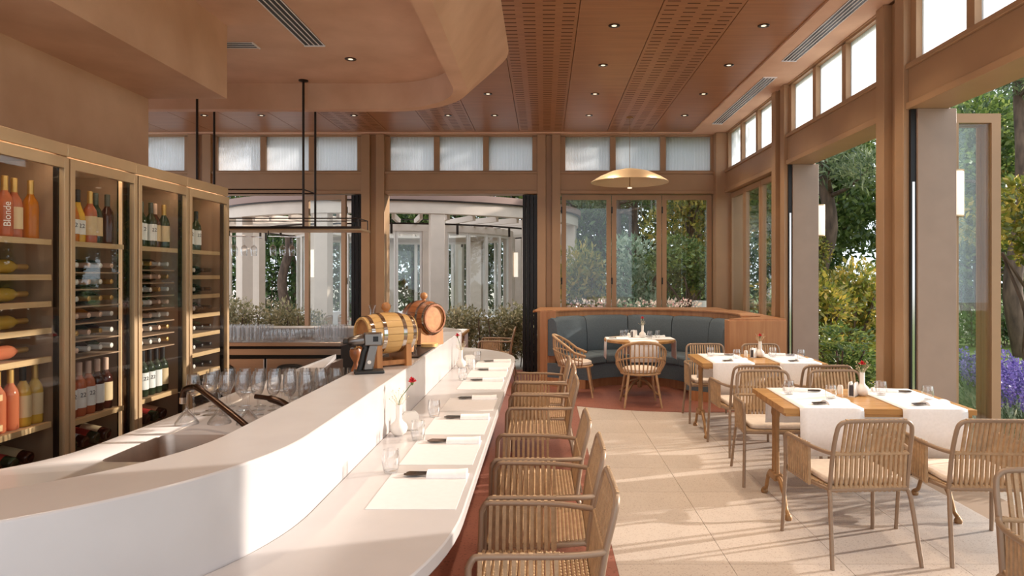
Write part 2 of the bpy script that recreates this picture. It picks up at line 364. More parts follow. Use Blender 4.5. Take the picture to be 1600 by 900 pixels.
def clerestory(a, b, along):
    global nwin; nwin += 1
    par = tag(empty('window_%d' % nwin), kind='structure')
    pw_ = (b-a-0.08*2-0.09*2)/3
    def B(u0, u1, d0, d1, z0, z1, nm, m):
        (BX(u0, u1, YB+d0, YB+d1, z0, z1) if along == 'x' else BX(XR+d0, XR+d1, u0, u1, z0, z1)).build(nm, m, par)
    B(a, b, 0.02, 0.14, 3.30, ZG0, 'window_sill', M['frame']); B(a, b, 0.02, 0.14, ZG1-0.01, ZG1+0.01, 'head', M['frame'])
    B(a, a+0.08, 0.02, 0.14, ZG0, ZG1, 'mullion', M['frame']); B(b-0.08, b, 0.02, 0.14, ZG0, ZG1, 'mullion', M['frame'])
    u = a+0.08
    for k in range(3):
        B(u, u+pw_, 0.07, 0.085, ZG0, ZG1, 'pane', M['fluted'])
        if k < 2: B(u+pw_, u+pw_+0.09, 0.02, 0.14, ZG0, ZG1, 'mullion', M['frame'])
        u += pw_+0.09
for i in range(4):
    a = edges[i]+0.19; b = edges[i+1]-(0.19 if i < 3 else 0.12)
    beams(a, b, 'x', wb); clerestory(a, b, 'x')
ys = [YB]+PY
for i in range(4):
    b = ys[i]-(0.16 if i == 0 else 0.23); a = ys[i+1]+0.23
    beams(a, b, 'y', wr); clerestory(a, b, 'y')
# door jambs lined in taupe on the open bays of the right wall
for y in PY[:4]:
    for s in (-1, 1):
        yy = y+s*0.23
        if s > 0 and y == 8.48: continue
        BX(XR+0.05, XR+0.36, min(yy, yy+s*0.05), max(yy, yy+s*0.05), 0, ZH-0.035).build('jamb_lining', M['taupe'], wr, bev=0.003)
        BX(XR+0.005, XR+0.045, min(yy, yy+s*0.03), max(yy, yy+s*0.03), 0, ZH-0.035).build('door_channel', M['black'], wr)
        BX(XR+0.015, XR+0.035, min(yy+s*0.03, yy+s*0.034), max(yy+s*0.03, yy+s*0.034), 0.02, 2.35).build('lock_plate', M['chrome'], wr)
# folding door leaves
def leaf_meshes(wd, z1=2.92, st=0.075, tk=0.055, m='frame'):
    d = {}
    d['stile'] = MB().box(0, st, -tk/2, tk/2, 0.02, z1).mesh('stile', M[m])
    d['rail'] = MB().box(st, wd-st, -tk/2, tk/2, 0, st).mesh('rail', M[m])
    d['pane'] = MB().box(st, wd-st, -0.006, 0.006, 0.02+st, z1-st).mesh('pane', M['glass'])
    d['hinge'] = MB().box(-0.008, 0.012, -tk/2-0.012, -tk/2, 0, 0.11).mesh('hinge', M['black'])
    return d
ndoor = 0
def leaf(d, wd, x, y, rz, z1=2.92, st=0.075, hinge=True):
    global ndoor; ndoor += 1
    p = tag(empty('door_%d' % ndoor, (x, y, 0), rz), kind='structure')
    place(d['stile'], 'stile', p); place(d['stile'], 'stile', p, (wd-st, 0, 0))
    place(d['rail'], 'rail', p, (0, 0, 0.02)); place(d['rail'], 'rail', p, (0, 0, z1-st)); place(d['pane'], 'pane', p)
    if hinge:
        for z in (0.35, 1.45, 2.62): place(d['hinge'], 'hinge', p, (0, 0, z))
    return p
a, b = 0.08+0.19, XR-0.14                       # closed bay behind the booth
wd = (b-a-0.04)/3; LM = leaf_meshes(wd-0.012)
for k in range(3): leaf(LM, wd-0.012, a+0.02+k*wd, YB+0.10, 0)
a, b = 8.48+0.25, YB-0.16                       # closed bay on the right wall, next to the corner
wd = (b-a)/3; LR = leaf_meshes(wd-0.012)
for k in range(3): leaf(LR, wd-0.012, XR+0.10, a+k*wd, PI/2)
BL = leaf_meshes(0.80, m='black', tk=0.05)      # folded stacks, dark edges
for k in range(4): leaf(BL, 0.80, 0.08-0.22-k*0.062, YB+0.05, PI/2-0.03*k, hinge=False)
for k in range(3): leaf(BL, 0.80, -2.80-0.22-k*0.065, YB+0.05, PI/2-0.03*k, hinge=False)
FL = leaf_meshes(0.74)
leaf(FL, 0.74, -3.26, YB+0.05, math.radians(168))
SL = leaf_meshes(0.42)
for yy in (5.60, 2.86):                          # folded stacks standing outside the right wall
    for k in range(3): leaf(SL, 0.42, XR+0.37, yy+k*0.075, 0, hinge=(k == 0))
# ---- recessed downlights
def downlight(x, y, z):
    t = thing('downlight', 'small round recessed downlight set in the ceiling', 'downlight', (x, y, z), 0, 'recessed ceiling downlights')
    MB().lathe([(0.036, -0.0055), (0.052, -0.006), (0.056, -0.002), (0.056, 0.0)], 20).build('trim_ring', M['gunmetal'], t)
    MB().lathe([(0.024, -0.003), (0.037, -0.0055)], 20).build('baffle', M['rubber'], t)
    MB().lathe([(0.0, -0.0025), (0.024, -0.003)], 20).build('lens', M['lamp_on'], t)
    l = bpy.data.lights.new('downlight_lamp', 'SPOT'); l.energy = 60; l.color = (1, 0.80, 0.58); l.spot_size = math.radians(105); l.spot_blend = 0.7; l.shadow_soft_size = 0.04
    lo = bpy.data.objects.new('downlight_lamp', l); col.objects.link(lo); lo.parent = t; lo.location = (0, 0, -0.03)
    return t
for y in (2.77, 3.97, 5.17, 6.37, 7.57, 8.77, 9.95):
    tag(downlight(0.655, y, ZC), 'recessed downlight in the plain veneer panel midway between slotted ceiling panels', group='downlights in the middle plain panel')
    tag(downlight(2.05, y, ZC), 'recessed downlight in the veneer panel beside the ceiling air vents', group='downlights in the panel by the vents')
for x, y in ((-0.72, 8.77), (-0.72, 9.95), (-1.40, 9.95), (-2.77, 9.95), (-4.12, 9.95), (-4.95, 9.95)):
    tag(downlight(x, y, ZC), 'recessed downlight in the veneer ceiling between plaster tray and back windows', group='downlights behind the plaster tray')
for y in (0.6, 2.6, 4.6, 6.6): tag(downlight(-1.87, y, zt), 'pale recessed downlight in the plaster ceiling above the bar', group='downlights in the plaster tray')  # nearer ones are added out of view to light bar and left wall
# ---- linear air vents
def vent(x0, x1, y0, y1, z, label, n=4):
    t = thing('air_vent', label, 'vent', (x0, y0, z))
    W, Ln = x1-x0, y1-y0
    MB().box(0, W, 0, Ln, -0.002, 0.0).build('backing', M['black'], t)
    for k in range(n+1):
        xx = k*(W-0.014)/n; MB().box(xx+0.003, xx+0.012, 0, Ln, -0.006, -0.002).build('blade', M['linen'], t)
    MB().box(0, W, -0.012, 0, -0.012, 0).build('end_cap', M['linen'], t); MB().box(0, W, Ln, Ln+0.012, -0.012, 0).build('end_cap', M['linen'], t)
vent(2.56, 2.72, 7.97, 10.4, ZC-0.018, 'long linear air vent in plaster ceiling border next to the room corner')
vent(2.56, 2.72, 4.6, 7.35, ZC-0.018, 'long linear air vent in plaster ceiling border above the open doors')
vent(-2.18, -1.99, 3.2, 6.2, zt, 'linear air vent in the plaster ceiling above the bar glasses')
vent(0, 0.16, 0, 0.78, zt, 'short cross air vent in plaster ceiling beside the soffit box', 3)
vt = [o for o in col.objects if o.name.startswith('air_vent')][-1]; vt.location = (-3.4, 6.28, zt); vt.rotation_euler[2] = -PI/2
# ---------------------------------------------------------------- the bar
def barpath(d, xl_near=-2.62, xl_far=-5.4):
    p = [(xl_near, 2.45-1.1-d)]+arc(-1.94, 2.45, 1.1+d, -90, 0, 30)+arc(-1.64, 6.9, 0.8+d, 0, 90, 20)+[(xl_far, 7.7+d)]
    return p
ZL, ZD, ZW = 1.03, 0.75, 0.85
bar = thing('bar_counter', 'long curved white stone bar with raised ledge and lower dining top', 'bar counter')
MB().band(barpath(-0.30), barpath(0.0), 0.0, ZL).build('raised_ledge', M['white'], bar, bev=0.006)
MB().band(barpath(0.001), barpath(0.55), ZD-0.05, ZD).build('dining_top', M['white'], bar, bev=0.006)
MB().band(barpath(0.001), barpath(0.12), 0.10, ZD-0.05).build('front_panel', M['boothwood'], bar)
MB().band(barpath(0.001), barpath(0.09), 0.0, 0.10).build('plinth', M['iron'], bar)
# sink worktop behind the ledge
outer = barpath(-0.302)[:-1]; outer = [p for p in outer if p[1] < 6.5]
inner = [(-1.98, 6.5)]+arc(-2.55, 3.0, 0.57, 0, -90, 14)+[(-2.62, 2.43)]
wk = thing('work_counter', 'grey-white stone worktop with inset sink behind the bar ledge', 'counter')
wo = MB().prism(outer+inner, ZW-0.04, ZW).build('worktop', M['white'], wk)
sx0, sx1, sy0, sy1 = -1.80, -1.30, 2.74, 3.22
def rrect(x0, x1, y0, y1, r, k=5):
    return arc(x1-r, y1-r, r, 0, 90, k)+arc(x0+r, y1-r, r, 90, 180, k)+arc(x0+r, y0+r, r, 180, 270, k)+arc(x1-r, y0+r, r, 270, 360, k)
ct = MB().prism(rrect(sx0, sx1, sy0, sy1, 0.06), ZW-0.2, ZW+0.2).build('cutter', None)
bo = wo.modifiers.new('cut', 'BOOLEAN'); bo.operation = 'DIFFERENCE'; bo.object = ct; bo.solver = 'EXACT'
bpy.context.view_layer.update(); dg = bpy.context.evaluated_depsgraph_get()
me = bpy.data.meshes.new_from_object(wo.evaluated_get(dg)); wo.modifiers.clear(); wo.data = me; bpy.data.objects.remove(ct)
if not me.materials: me.materials.append(M['white'])
inn2 = [(-1.94, 6.45)]+arc(-2.55, 3.0, 0.61, 0, -90, 14)+[(-2.60, 2.39)]
MB().prism([(-1.94, 3.3), (-1.90, 3.3), (-1.90, 6.45), (-1.94, 6.45)], 0.0, ZW-0.04).build('cabinet_front', M['steel'], wk)
R = [(rrect(sx0, sx1, sy0, sy1, 0.06), ZW-0.002), (rrect(sx0+0.004, sx1-0.004, sy0+0.004, sy1-0.004, 0.06), ZW-0.03), (rrect(sx0+0.02, sx1-0.02, sy0+0.02, sy1-0.02, 0.07), ZW-0.17), (rrect(sx0+0.07, sx1-0.07, sy0+0.07, sy1-0.07, 0.05), ZW-0.19)]
mb = MB(); n = len(R[0][0])
for (p, z), (q, z2) in zip(R, R[1:]):
    mb.add([(x,y,z) for x,y in p]+[(x,y,z2) for x,y in q], [(i,(i+1)%n,n+(i+1)%n,n+i) for i in range(n)], True)
mb.add([(x,y,R[-1][1]) for x,y in R[-1][0]], [tuple(range(n))])
sk = thing('sink', 'stainless steel sink basin set into the bar worktop', 'sink', (0, 0, 0))
mb.build('basin', M['steel'], sk)
MB().lathe([(0.0, 0.0), (0.03, 0.0), (0.035, 0.004), (0.04, 0.0)], 16, (-1.55, 2.98, ZW-0.189)).build('drain', M['chrome'], sk)
fa = thing('faucet', 'dark bronze angled spout faucet rising over the sink', 'faucet', (-1.36, 3.14, ZW))
MB().lathe([(0.03, 0), (0.03, 0.012), (0.018, 0.02), (0.016, 0.05)], 16).build('base', M['gunmetal'], fa)
MB().tube(bez([(0, 0, 0.03), (-0.02, 0.01, 0.06), (-0.26, 0.10, 0.20), (-0.31, 0.12, 0.215), (-0.36, 0.13, 0.20), (-0.37, 0.13, 0.165)], 6), 0.015, 10).build('spout', M['gunmetal'], fa)
MB().lathe([(0.013, -0.03), (0.016, -0.028), (0.016, 0.0)], 12, (-0.37, 0.13, 0.165)).build('aerator', M['chrome'], fa)
f2 = thing('tap_lever', 'dark bronze curved water tap beside the ledge, behind the long spout', 'tap', (-1.24, 3.36, ZW))
MB().lathe([(0.035, 0), (0.035, 0.01), (0.02, 0.03), (0.02, 0.06)], 16).build('base', M['gunmetal'], f2)
MB().tube(bez([(0, 0, 0.05), (-0.03, 0, 0.11), (-0.11, 0.01, 0.14), (-0.19, 0.02, 0.15)], 5), [0.022]*5+[0.018]*6+[0.012]*5, 10).build('lever', M['gunmetal'], f2)
# back counter with stainless drawers
bc = thing('back_counter', 'stainless steel back counter with undercounter fridge doors behind the bar', 'counter')
ZBk = 0.93
MB().box(-5.4, -2.02, 6.80, 7.395, ZBk-0.04, ZBk).build('worktop', M['steel'], bc, bev=0.004)
MB().box(-5.4, -2.04, 6.86, 7.395, 0.0, ZBk-0.04).build('carcass', M['black'], bc)
MB().box(-5.4, -2.04, 6.845, 6.86, 0.80, 0.86).build('top_band', M['steel'], bc)
for k in range(4):
    x1 = -2.08-k*0.72 if k else -2.08; x0 = x1-0.70
    d = MB().box(x0, x1, 6.83, 6.86, 0.12, 0.765).build('fridge_door', M['steel'], bc, bev=0.006)
    xm = (x0+x1)/2-0.1
    MB().tube(bez([(xm-0.13, 6.82, 0.55), (xm-0.125, 6.815, 0.64), (xm-0.10, 6.812, 0.68), (xm, 6.81, 0.69), (xm+0.10, 6.812, 0.68), (xm+0.125, 6.815, 0.64), (xm+0.13, 6.82, 0.55)], 4), 0.022, 8).build('handle', M['rubber'], d)
# ---------------------------------------------------------------- wine fridges
FX = -2.65
def bottle_mesh(prof='bordeaux'):
    if prof == 'bordeaux': p = [(0.0, 0.012), (0.030, 0.0), (0.0365, 0.005), (0.0375, 0.02), (0.0375, 0.18), (0.033, 0.205), (0.0165, 0.235), (0.0145, 0.25)]
    else: p = [(0.0, 0.012), (0.032, 0.0), (0.040, 0.005), (0.041, 0.02), (0.041, 0.14), (0.036, 0.175), (0.018, 0.225), (0.0145, 0.25)]
    return p
BOT = {}
def bottle(kind, cap, lab, prof='bordeaux'):
    key = (kind, cap, lab, prof)
    if key not in BOT:
        b = MB().lathe(bottle_mesh(prof), 14).mesh('glass_body', WINE[kind])
        c = MB().lathe([(0.0155, 0.235), (0.0158, 0.245), (0.0158, 0.315), (0.012, 0.318), (0, 0.318)], 12).mesh('capsule', CAPS[cap])
        R_ = 0.0383 if prof == 'bordeaux' else 0.0418
        hi = 0.165 if prof == 'bordeaux' else 0.135
        l = None
        if lab:
            mb = MB(); k = 12; vv = []
            for z in (0.05, hi):
                for i in range(k+1):
                    a = math.radians(-75+150*i/k); vv.append((R_*math.cos(a), R_*math.sin(a), z))
            mb.add(vv, [(i, i+1, k+2+i, k+1+i) for i in range(k)], True); l = mb.mesh('label', M[lab])
        BOT[key] = (b, c, l)
    return BOT[key]
def textmesh(s, size, m):
    cu = bpy.data.curves.new('lettering', 'FONT'); cu.body = s; cu.size = size; cu.align_x = 'CENTER'; cu.align_y = 'CENTER'; cu.extrude = 0.0003
    ob = bpy.data.objects.new('lettering', cu); col.objects.link(ob); bpy.context.view_layer.update()
    me_ = bpy.data.meshes.new_from_object(ob.evaluated_get(bpy.context.evaluated_depsgraph_get())); bpy.data.objects.remove(ob)
    me_.materials.clear(); me_.materials.append(M[m]); return me_
T22 = textmesh('22', 0.036, 'ink'); TBL = textmesh('Blonde', 0.045, 'inkwhite')
def put_bottle(kind, cap, lab, loc, pose, label, group, prof='bordeaux', text=None, rz=0):
    b, c, l = bottle(kind, cap, lab, prof)
    t = thing('wine_bottle', label, 'bottle', loc, 0, group)
    if pose == 'neck_out': t.rotation_euler = (0, PI/2, 0)            # lying, neck towards the glass door
    elif pose == 'butt_out': t.rotation_euler = (0, -PI/2, 0)
    elif pose == 'along': t.rotation_euler = (-PI/2, 0, 0)            # lying parallel to the door
    elif pose == 'tilt': t.rotation_euler = (0, math.radians(-78), 0)
    else: t.rotation_euler = (0, 0, rz)
    place(b, 'glass_body', t); place(c, 'capsule', t)
    if l:
        lo_ = place(l, 'label', t)
        if text == '22':
            x = place(T22, 'lettering', lo_, (0.0395 if prof == 'bordeaux' else 0.0428, 0, 0.125 if prof == 'bordeaux' else 0.10)); x.rotation_euler = (PI/2, 0, PI/2)
    if text == 'Blonde':
        x = place(TBL, 'lettering', t, (0.0388, 0, 0.12)); x.rotation_euler = (0, -PI/2, 0) ; x.rotation_euler = Matrix(((0, 0, 1), (0, 1, 0), (1, 0, 0))).to_euler(); x.rotation_euler = Matrix(((0,0,1),(0,-1,0),(1,0,0))).to_euler()
    return t
doors = [(2.52, 3.10), (3.16, 3.77), (3.83, 4.41), (4.47, 5.05), (5.11, 5.71)]
names = ['out-of-sight', 'first', 'second', 'third', 'fourth']
desc = ['wine fridge with amber and gold bottles, far from the back bar', 'tall glazed wine fridge with gold bottles lying across its shelves', 'tall glazed wine fridge with a copper lit strip along its side', 'tall glazed wine fridge full of dark bottles on close racks', 'tall glazed wine fridge at the end of the row, beside the back counter']
RNG = random.Random(4)
ZT = 2.33
fr_me = {}
for di, (y0, y1) in enumerate(doors):
    f = thing('wine_fridge', desc[di], 'wine fridge', (FX, y0-0.03, 0))
    W = (y1-y0+0.06) if di < 4 else 0.65
    ya, yb_ = 0.0, W
    MB().box(-0.66, -0.62, ya, yb_, 0.08, ZT-0.07).build('back_panel', M['plaster'], f)
    MB().box(-0.62, -0.02, ya, ya+0.02, 0.08, ZT-0.07).build('side_panel', M['darkin'], f)
    MB().box(-0.62, -0.02, yb_-0.02, yb_, 0.08, ZT-0.07).build('side_panel', M['darkin'], f)
    MB().box(-0.66, 0.0, ya, yb_, ZT-0.07, ZT).build('top_panel', M['champagne'], f, bev=0.003)
    MB().box(-0.66, 0.0, ya, yb_, 0.0, 0.08).build('plinth', M['champagne'], f)
    MB().box(-0.60, -0.04, ya+0.02, yb_-0.02, ZT-0.10, ZT-0.07).build('ceiling_liner', M['darkin'], f)
    MB().box(-0.05, -0.035, ya+0.05, yb_-0.05, ZT-0.112, ZT-0.10).build('light_strip', M['led'], f)  # added strip that brightens the bottles inside
    if di == 2: MB().box(-0.07, -0.055, yb_-0.075, yb_-0.06, 0.1, ZT-0.1).build('light_strip', M['copper_strip'], f); MB().box(-0.09, -0.03, yb_-0.06, yb_-0.02, 0.1, ZT-0.1).build('side_post', M['gunmetal'], f)  # plain copper strip, its bright look given by a faint glow
    d = MB()
    st = 0.042
    d.box(-0.018, 0.012, ya+0.008, ya+st, 0.09, ZT-0.08).box(-0.018, 0.012, yb_-st, yb_-0.008, 0.09, ZT-0.08)
    d.box(-0.018, 0.012, ya+st, yb_-st, 0.09, 0.09+0.06).box(-0.018, 0.012, ya+st, yb_-st, ZT-0.08-0.06, ZT-0.08)
    dd = d.build('door_frame', M['champagne'], f, bev=0.002)
    MB().box(-0.006, 0.0, ya+st-0.004, yb_-st+0.004, 0.145, ZT-0.135).build('pane', M['fridge_glass'], dd)
    MB().box(-0.045, -0.02, yb_-st-0.012, yb_-0.01, 0.09, ZT-0.1).build('door_gasket', M['black'], dd)
    def shelf(z, x0=-0.60, thick=0.007, front=True, ye=None):
        ye = ye or yb_-0.085
        s_ = MB().box(x0, -0.055, ya+0.025, ye, z-thick, z).build('shelf', M['darkin'], f)
        if front: MB().box(-0.055, -0.03, ya+0.025, ye, z-0.026, z+0.004).build('shelf_front', M['shelfwood'], s_)
    usable0, usable1 = y0+0.10, y1-0.07
    who = desc[di].split(',')[0]
    short = ['hidden fridge', 'gold-bottle fridge', 'copper-strip fridge', 'dark-rack fridge', 'end fridge'][di]
    ORD = ['topmost', 'second', 'third', 'fourth', 'fifth', 'sixth', 'seventh', 'lowest']
    if di == 0: continue
    # top standing row
    shelf(1.79)
    kinds = [[('gold','gold','label_white','22'), ('rose','gold',None,None)], [('gold','black','label_white','22'), ('gold','black','label_white','22'), ('rose','gold',None,'Blonde'), ('rose','gold','label_tan',None), ('amber','gold',None,None)],
             [('amber','white','label_white','22'), ('gold','black','label_white','22'), ('rose','gold','label_tan',None), ('green','green','label_tan',None), ('red','green',None,None)],
             [('green','white','label_white','22'), ('green','green','label_white','22'), ('green','green','label_white','22'), ('red','rose','label_tan',None), ('green','gold','label_tan',None)],
             [('green','black','label_white','22'), ('green','black','label_white','22')]][di]
    span = (usable1-usable0) if di != 4 else 0.30
    for k, (ki, ca, la, tx) in enumerate(kinds):
        yy = usable0+span*(k+0.5)/len(kinds)
        cn = {'gold': 'golden white wine', 'rose': 'pink rose wine', 'amber': 'amber wine', 'green': 'dark green', 'red': 'dark red wine'}[ki]
        ex = {None: '', '22': ' with a white numbered label', 'Blonde': ' with white script lettering'}[tx]
        put_bottle(ki, ca, la, (FX-0.10-(0.02 if k % 2 else 0), yy, 1.7905), 'stand', '%s bottle%s standing on top shelf of %s' % (cn, ex, short), 'bottles standing on top shelf of '+short, 'burgundy' if tx == '22' and ki in ('gold', 'amber') else 'bordeaux', tx, rz=RNG.uniform(-0.2, 0.1)-0.5)
    if di == 1:
        for r, z in enumerate((1.645, 1.50, 1.355, 1.20, 1.05, 0.90)):
            shelf(z-0.045, ye=0.25 if r > 3 else None)
            ki = ['gold', 'gold', 'gold', 'rose', 'rose', 'rose'][r]
            if r < 4: put_bottle(ki, 'gold', None, (FX-0.14, usable0+0.10, z), 'along', '%s wine bottle lying lengthwise on %s rack shelf of %s' % ('golden' if ki == 'gold' else 'rose', ORD[r], short), 'bottles lying lengthwise in '+short)
            put_bottle('green', 'white', 'label_white', (FX-0.378, usable0-0.005, z), 'neck_out', 'bottle lying with pale capsule outward on %s rack shelf of %s' % (ORD[r], short), 'bottles lying neck out in '+short)
        for k in range(4):
            put_bottle(['rose', 'rose', 'gold', 'gold'][k], ['gold', 'gold', 'black', 'gold'][k], 'label_tan' if k > 1 else None, (FX-0.11, y1-0.325+k*0.085, 0.8005), 'stand', '%s bottle standing low on the lower shelf of %s' % (['pink', 'pink', 'golden', 'golden'][k], short), 'bottles standing low in '+short, rz=-0.4)
        shelf(0.80)
        for r, z in enumerate((0.60, 0.42)):
            shelf(z-0.045)
            for k in range(4):
                put_bottle(['green', 'red'][(k+r) % 2], 'black', ('label_tan', 'label_white', 'label_red')[k % 3], (FX-0.09, usable0+0.05+k*0.11, z+0.02), 'tilt', 'dark bottle tilted with %s label up on %s display tier of %s' % (('a tan', 'a white', 'a red')[k % 3], ('upper', 'lowest')[r], short), 'tilted bottles on %s tier of %s' % (('upper', 'lowest')[r], short))
    elif di in (2, 3):
        zs = (1.66, 1.56, 1.46, 1.36, 1.26, 1.16) if di == 2 else (1.68, 1.59, 1.50, 1.41, 1.32, 1.23, 1.14)
        for r, z in enumerate(zs):
            shelf(z-0.042, front=False)
            for k in range(4):
                yy = usable0+0.045+k*(usable1-usable0-0.09)/3
                ki = 'amber' if (di == 2 and r == 3 and k < 3) else RNG.choice(['green', 'green', 'red'])
                put_bottle(ki, RNG.choice(['rose', 'white', 'gold']), None, (FX-0.385, yy, z), 'neck_out', '%s bottle lying neck outward on %s rack of %s' % ({'green': 'dark green', 'red': 'dark red', 'amber': 'amber'}[ki], ORD[r], short), 'bottles lying on %s rack of %s' % (ORD[r], short))
        shelf(0.765)
        for k in range(5):
            yy = usable0+(usable1-usable0)*(k+0.5)/5
            ki = (['rose', 'rose', 'rose', 'red', 'red'] if di == 2 else ['green']*5)[k]
            put_bottle(ki, 'rose' if di == 2 else 'black', 'label_white' if k < 4 else 'label_tan', (FX-0.11, yy, 0.7655), 'stand', '%s bottle standing on the lower shelf of %s' % ({'rose': 'pink rose', 'red': 'dark red', 'green': 'dark green'}[ki], short), 'bottles standing low in '+short, text='22' if k < 3 else None, rz=-0.4)
        for r, z in enumerate((0.58, 0.40)):
            shelf(z-0.045, front=True)
            for k in range(4):
                yy = usable0+0.05+k*(usable1-usable0-0.1)/3
                t = put_bottle(['green', 'red'][(k+r) % 2], 'black', ('label_tan', 'label_white', 'label_red')[k % 3], (FX-0.09, yy, z+0.02), 'tilt', 'dark bottle tilted with %s label up on %s display tier of %s' % (('a tan', 'a white', 'a red')[k % 3], ('upper', 'lowest')[r], short), 'tilted bottles on %s tier of %s' % (('upper', 'lowest')[r], short))
    else:
        for r, z in enumerate((1.64, 1.49, 1.34, 1.19, 1.04, 0.89, 0.74, 0.59)):
            shelf(z-0.045)
            for k in range(3):
                yy = usable0+0.10+k*0.13
                put_bottle(['green', 'red', 'green'][k], 'white' if k == 0 else 'black', None, (FX-0.385, yy, z), 'neck_out', 'bottle with %s capsule lying neck outward on %s rack of %s' % (('white', 'black', 'black')[k], ORD[r], short), 'bottles lying on %s rack of %s' % (ORD[r], short))
# ---------------------------------------------------------------- glassware and bar-top things
def lathe_me(name, prof, m, n=16): return MB().lathe(prof, n).mesh(name, M[m])
WG_bowl = lathe_me('bowl', [(0.0, 0.100), (0.010, 0.102), (0.026, 0.118), (0.034, 0.142), (0.0345, 0.165), (0.031, 0.195), (0.028, 0.218), (0.027, 0.218), (0.030, 0.194), (0.0335, 0.165), (0.033, 0.143), (0.025, 0.120), (0.0, 0.106)], 'drink')
WG_stem = lathe_me('stem', [(0.0, 0.0), (0.034, 0.001), (0.034, 0.003), (0.010, 0.007), (0.0045, 0.016), (0.004, 0.085), (0.010, 0.102)], 'drink', 14)
CP_bowl = lathe_me('bowl', [(0.0, 0.085), (0.008, 0.087), (0.056, 0.155), (0.058, 0.165), (0.057, 0.165), (0.054, 0.156), (0.0, 0.091)], 'drink')
CP_stem = lathe_me('stem', [(0.0, 0.0), (0.036, 0.001), (0.036, 0.004), (0.012, 0.008), (0.006, 0.016), (0.005, 0.07), (0.008, 0.087)], 'drink', 14)
TB = lathe_me('tumbler', [(0.0, 0.012), (0.029, 0.011), (0.034, 0.02), (0.0385, 0.05), (0.037, 0.075), (0.033, 0.10), (0.0322, 0.10), (0.036, 0.075), (0.0375, 0.05), (0.033, 0.018), (0.028, 0.001), (0.0, 0.0)], 'drink')
HB = lathe_me('tall_tumbler', [(0.0, 0.014), (0.026, 0.013), (0.031, 0.06), (0.035, 0.15), (0.0342, 0.15), (0.030, 0.06), (0.027, 0.001), (0.0, 0.0)], 'drink')
def wineglass(x, y, z, label, group, up=True, kind='w'):
    t = thing('wine_glass' if kind == 'w' else 'cocktail_glass', label, 'glass', (x, y, z), 0, group)
    b, s_ = (WG_bowl, WG_stem) if kind == 'w' else (CP_bowl, CP_stem)
    place(b, 'bowl', t); place(s_, 'stem', t)
    if not up: t.rotation_euler = (PI, 0, 0); t.location.z = z+(0.218 if kind == 'w' else 0.165)
    return t
for k in range(4): wineglass(-1.80+k*0.155, 3.44+0.02*(k % 2), ZW, 'cocktail glass turned upside down in the front row behind the tap', 'upturned cocktail glasses behind the tap', False, 'c')
for r, y in enumerate((3.66, 3.78, 3.90)):
    for k in range(8+r//2): wineglass(-1.88+k*0.086+(0.04 if r % 2 else 0), y, ZW, 'upright stemmed wine glass in the %s stemmed row on the bar worktop' % ('row nearest the taps:', 'middle', 'last, tumbler-side')[r].replace('row nearest the taps:', 'first, tap-side'), 'stemmed glasses on the worktop, row '+'abc'[r])
def single(me_, name, label, cat, loc, group=None, rz=0): return tag(place(me_, name, None, loc, rz), label, cat, group)
for r, y in enumerate((4.12, 4.26, 4.42)):
    for k in range(4+r): single(HB, 'tall_tumbler', 'tall clear tumbler in the %s tumbler row behind the stemmed glasses' % ('first', 'middle', 'last')[r], 'glass', (-1.24-k*0.088, y, ZW), 'tall tumblers on the worktop, row '+'abc'[r])
for r, y in enumerate((6.93, 7.04, 7.15, 7.26)):
    for k in range(15):
        if k in (3, 4) and r < 2: continue
        t = single(HB if k > 8 or k < 3 else TB, 'counter_glass', '%s clear tumbler in the %s row on the steel back counter' % ('tall' if k > 8 or k < 3 else 'rounded', ('front-edge', 'second', 'third', 'riser-side')[r]), 'glass', (-2.12-k*0.088, y, ZBk), 'tumblers on the back counter, row '+'abcd'[r])
# hanging rack
rk = thing('hanging_rack', 'dark iron ceiling-hung shelf rack above the back counter', 'rack', (0, 0, 0))
ZR = 2.10
MB().box(-4.6, -1.96, 7.28, 7.72, ZR-0.02, ZR).build('shelf_plate', M['champagne'], rk, bev=0.003)
MB().box(-4.6, -1.96, 7.27, 7.285, ZR-0.005, ZR+0.022).build('front_lip', M['iron'], rk)
for x, zt1 in ((-2.58, 3.69), (-3.72, 3.69)):
    MB().tube([(x, 7.32, ZR), (x, 7.32, zt1)], 0.013, 8).build('front_pole', M['iron'], rk)
    MB().lathe([(0.013, -0.02), (0.05, -0.012), (0.05, 0)], 16, (x, 7.32, zt1)).build('ceiling_rose', M['iron'], rk)
    MB().tube([(x, 7.70, ZR), (x, 7.70, 3.92)], 0.013, 8).build('back_pole', M['iron'], rk)
    MB().tube([(x, 7.32, ZR+0.42), (x, 7.70, ZR+0.42)], 0.008, 6).build('cross_bar', M['iron'], rk)
for y in (7.32, 7.70):
    MB().tube([(-4.6, y, ZR+0.11), (-1.99, y, ZR+0.11)], 0.006, 6).build('guard_rail', M['iron'], rk)
    MB().tube([(-4.6, y, ZR+0.42), (-2.58, y, ZR+0.42)], 0.007, 6).build('upper_rail', M['iron'], rk)
    MB().tube([(-1.99, y, ZR), (-1.99, y, ZR+0.11)], 0.006, 6).build('rail_post', M['iron'], rk)
MB().tube([(-1.99, 7.32, ZR+0.11), (-1.99, 7.70, ZR+0.11)], 0.006, 6).build('guard_rail', M['iron'], rk)
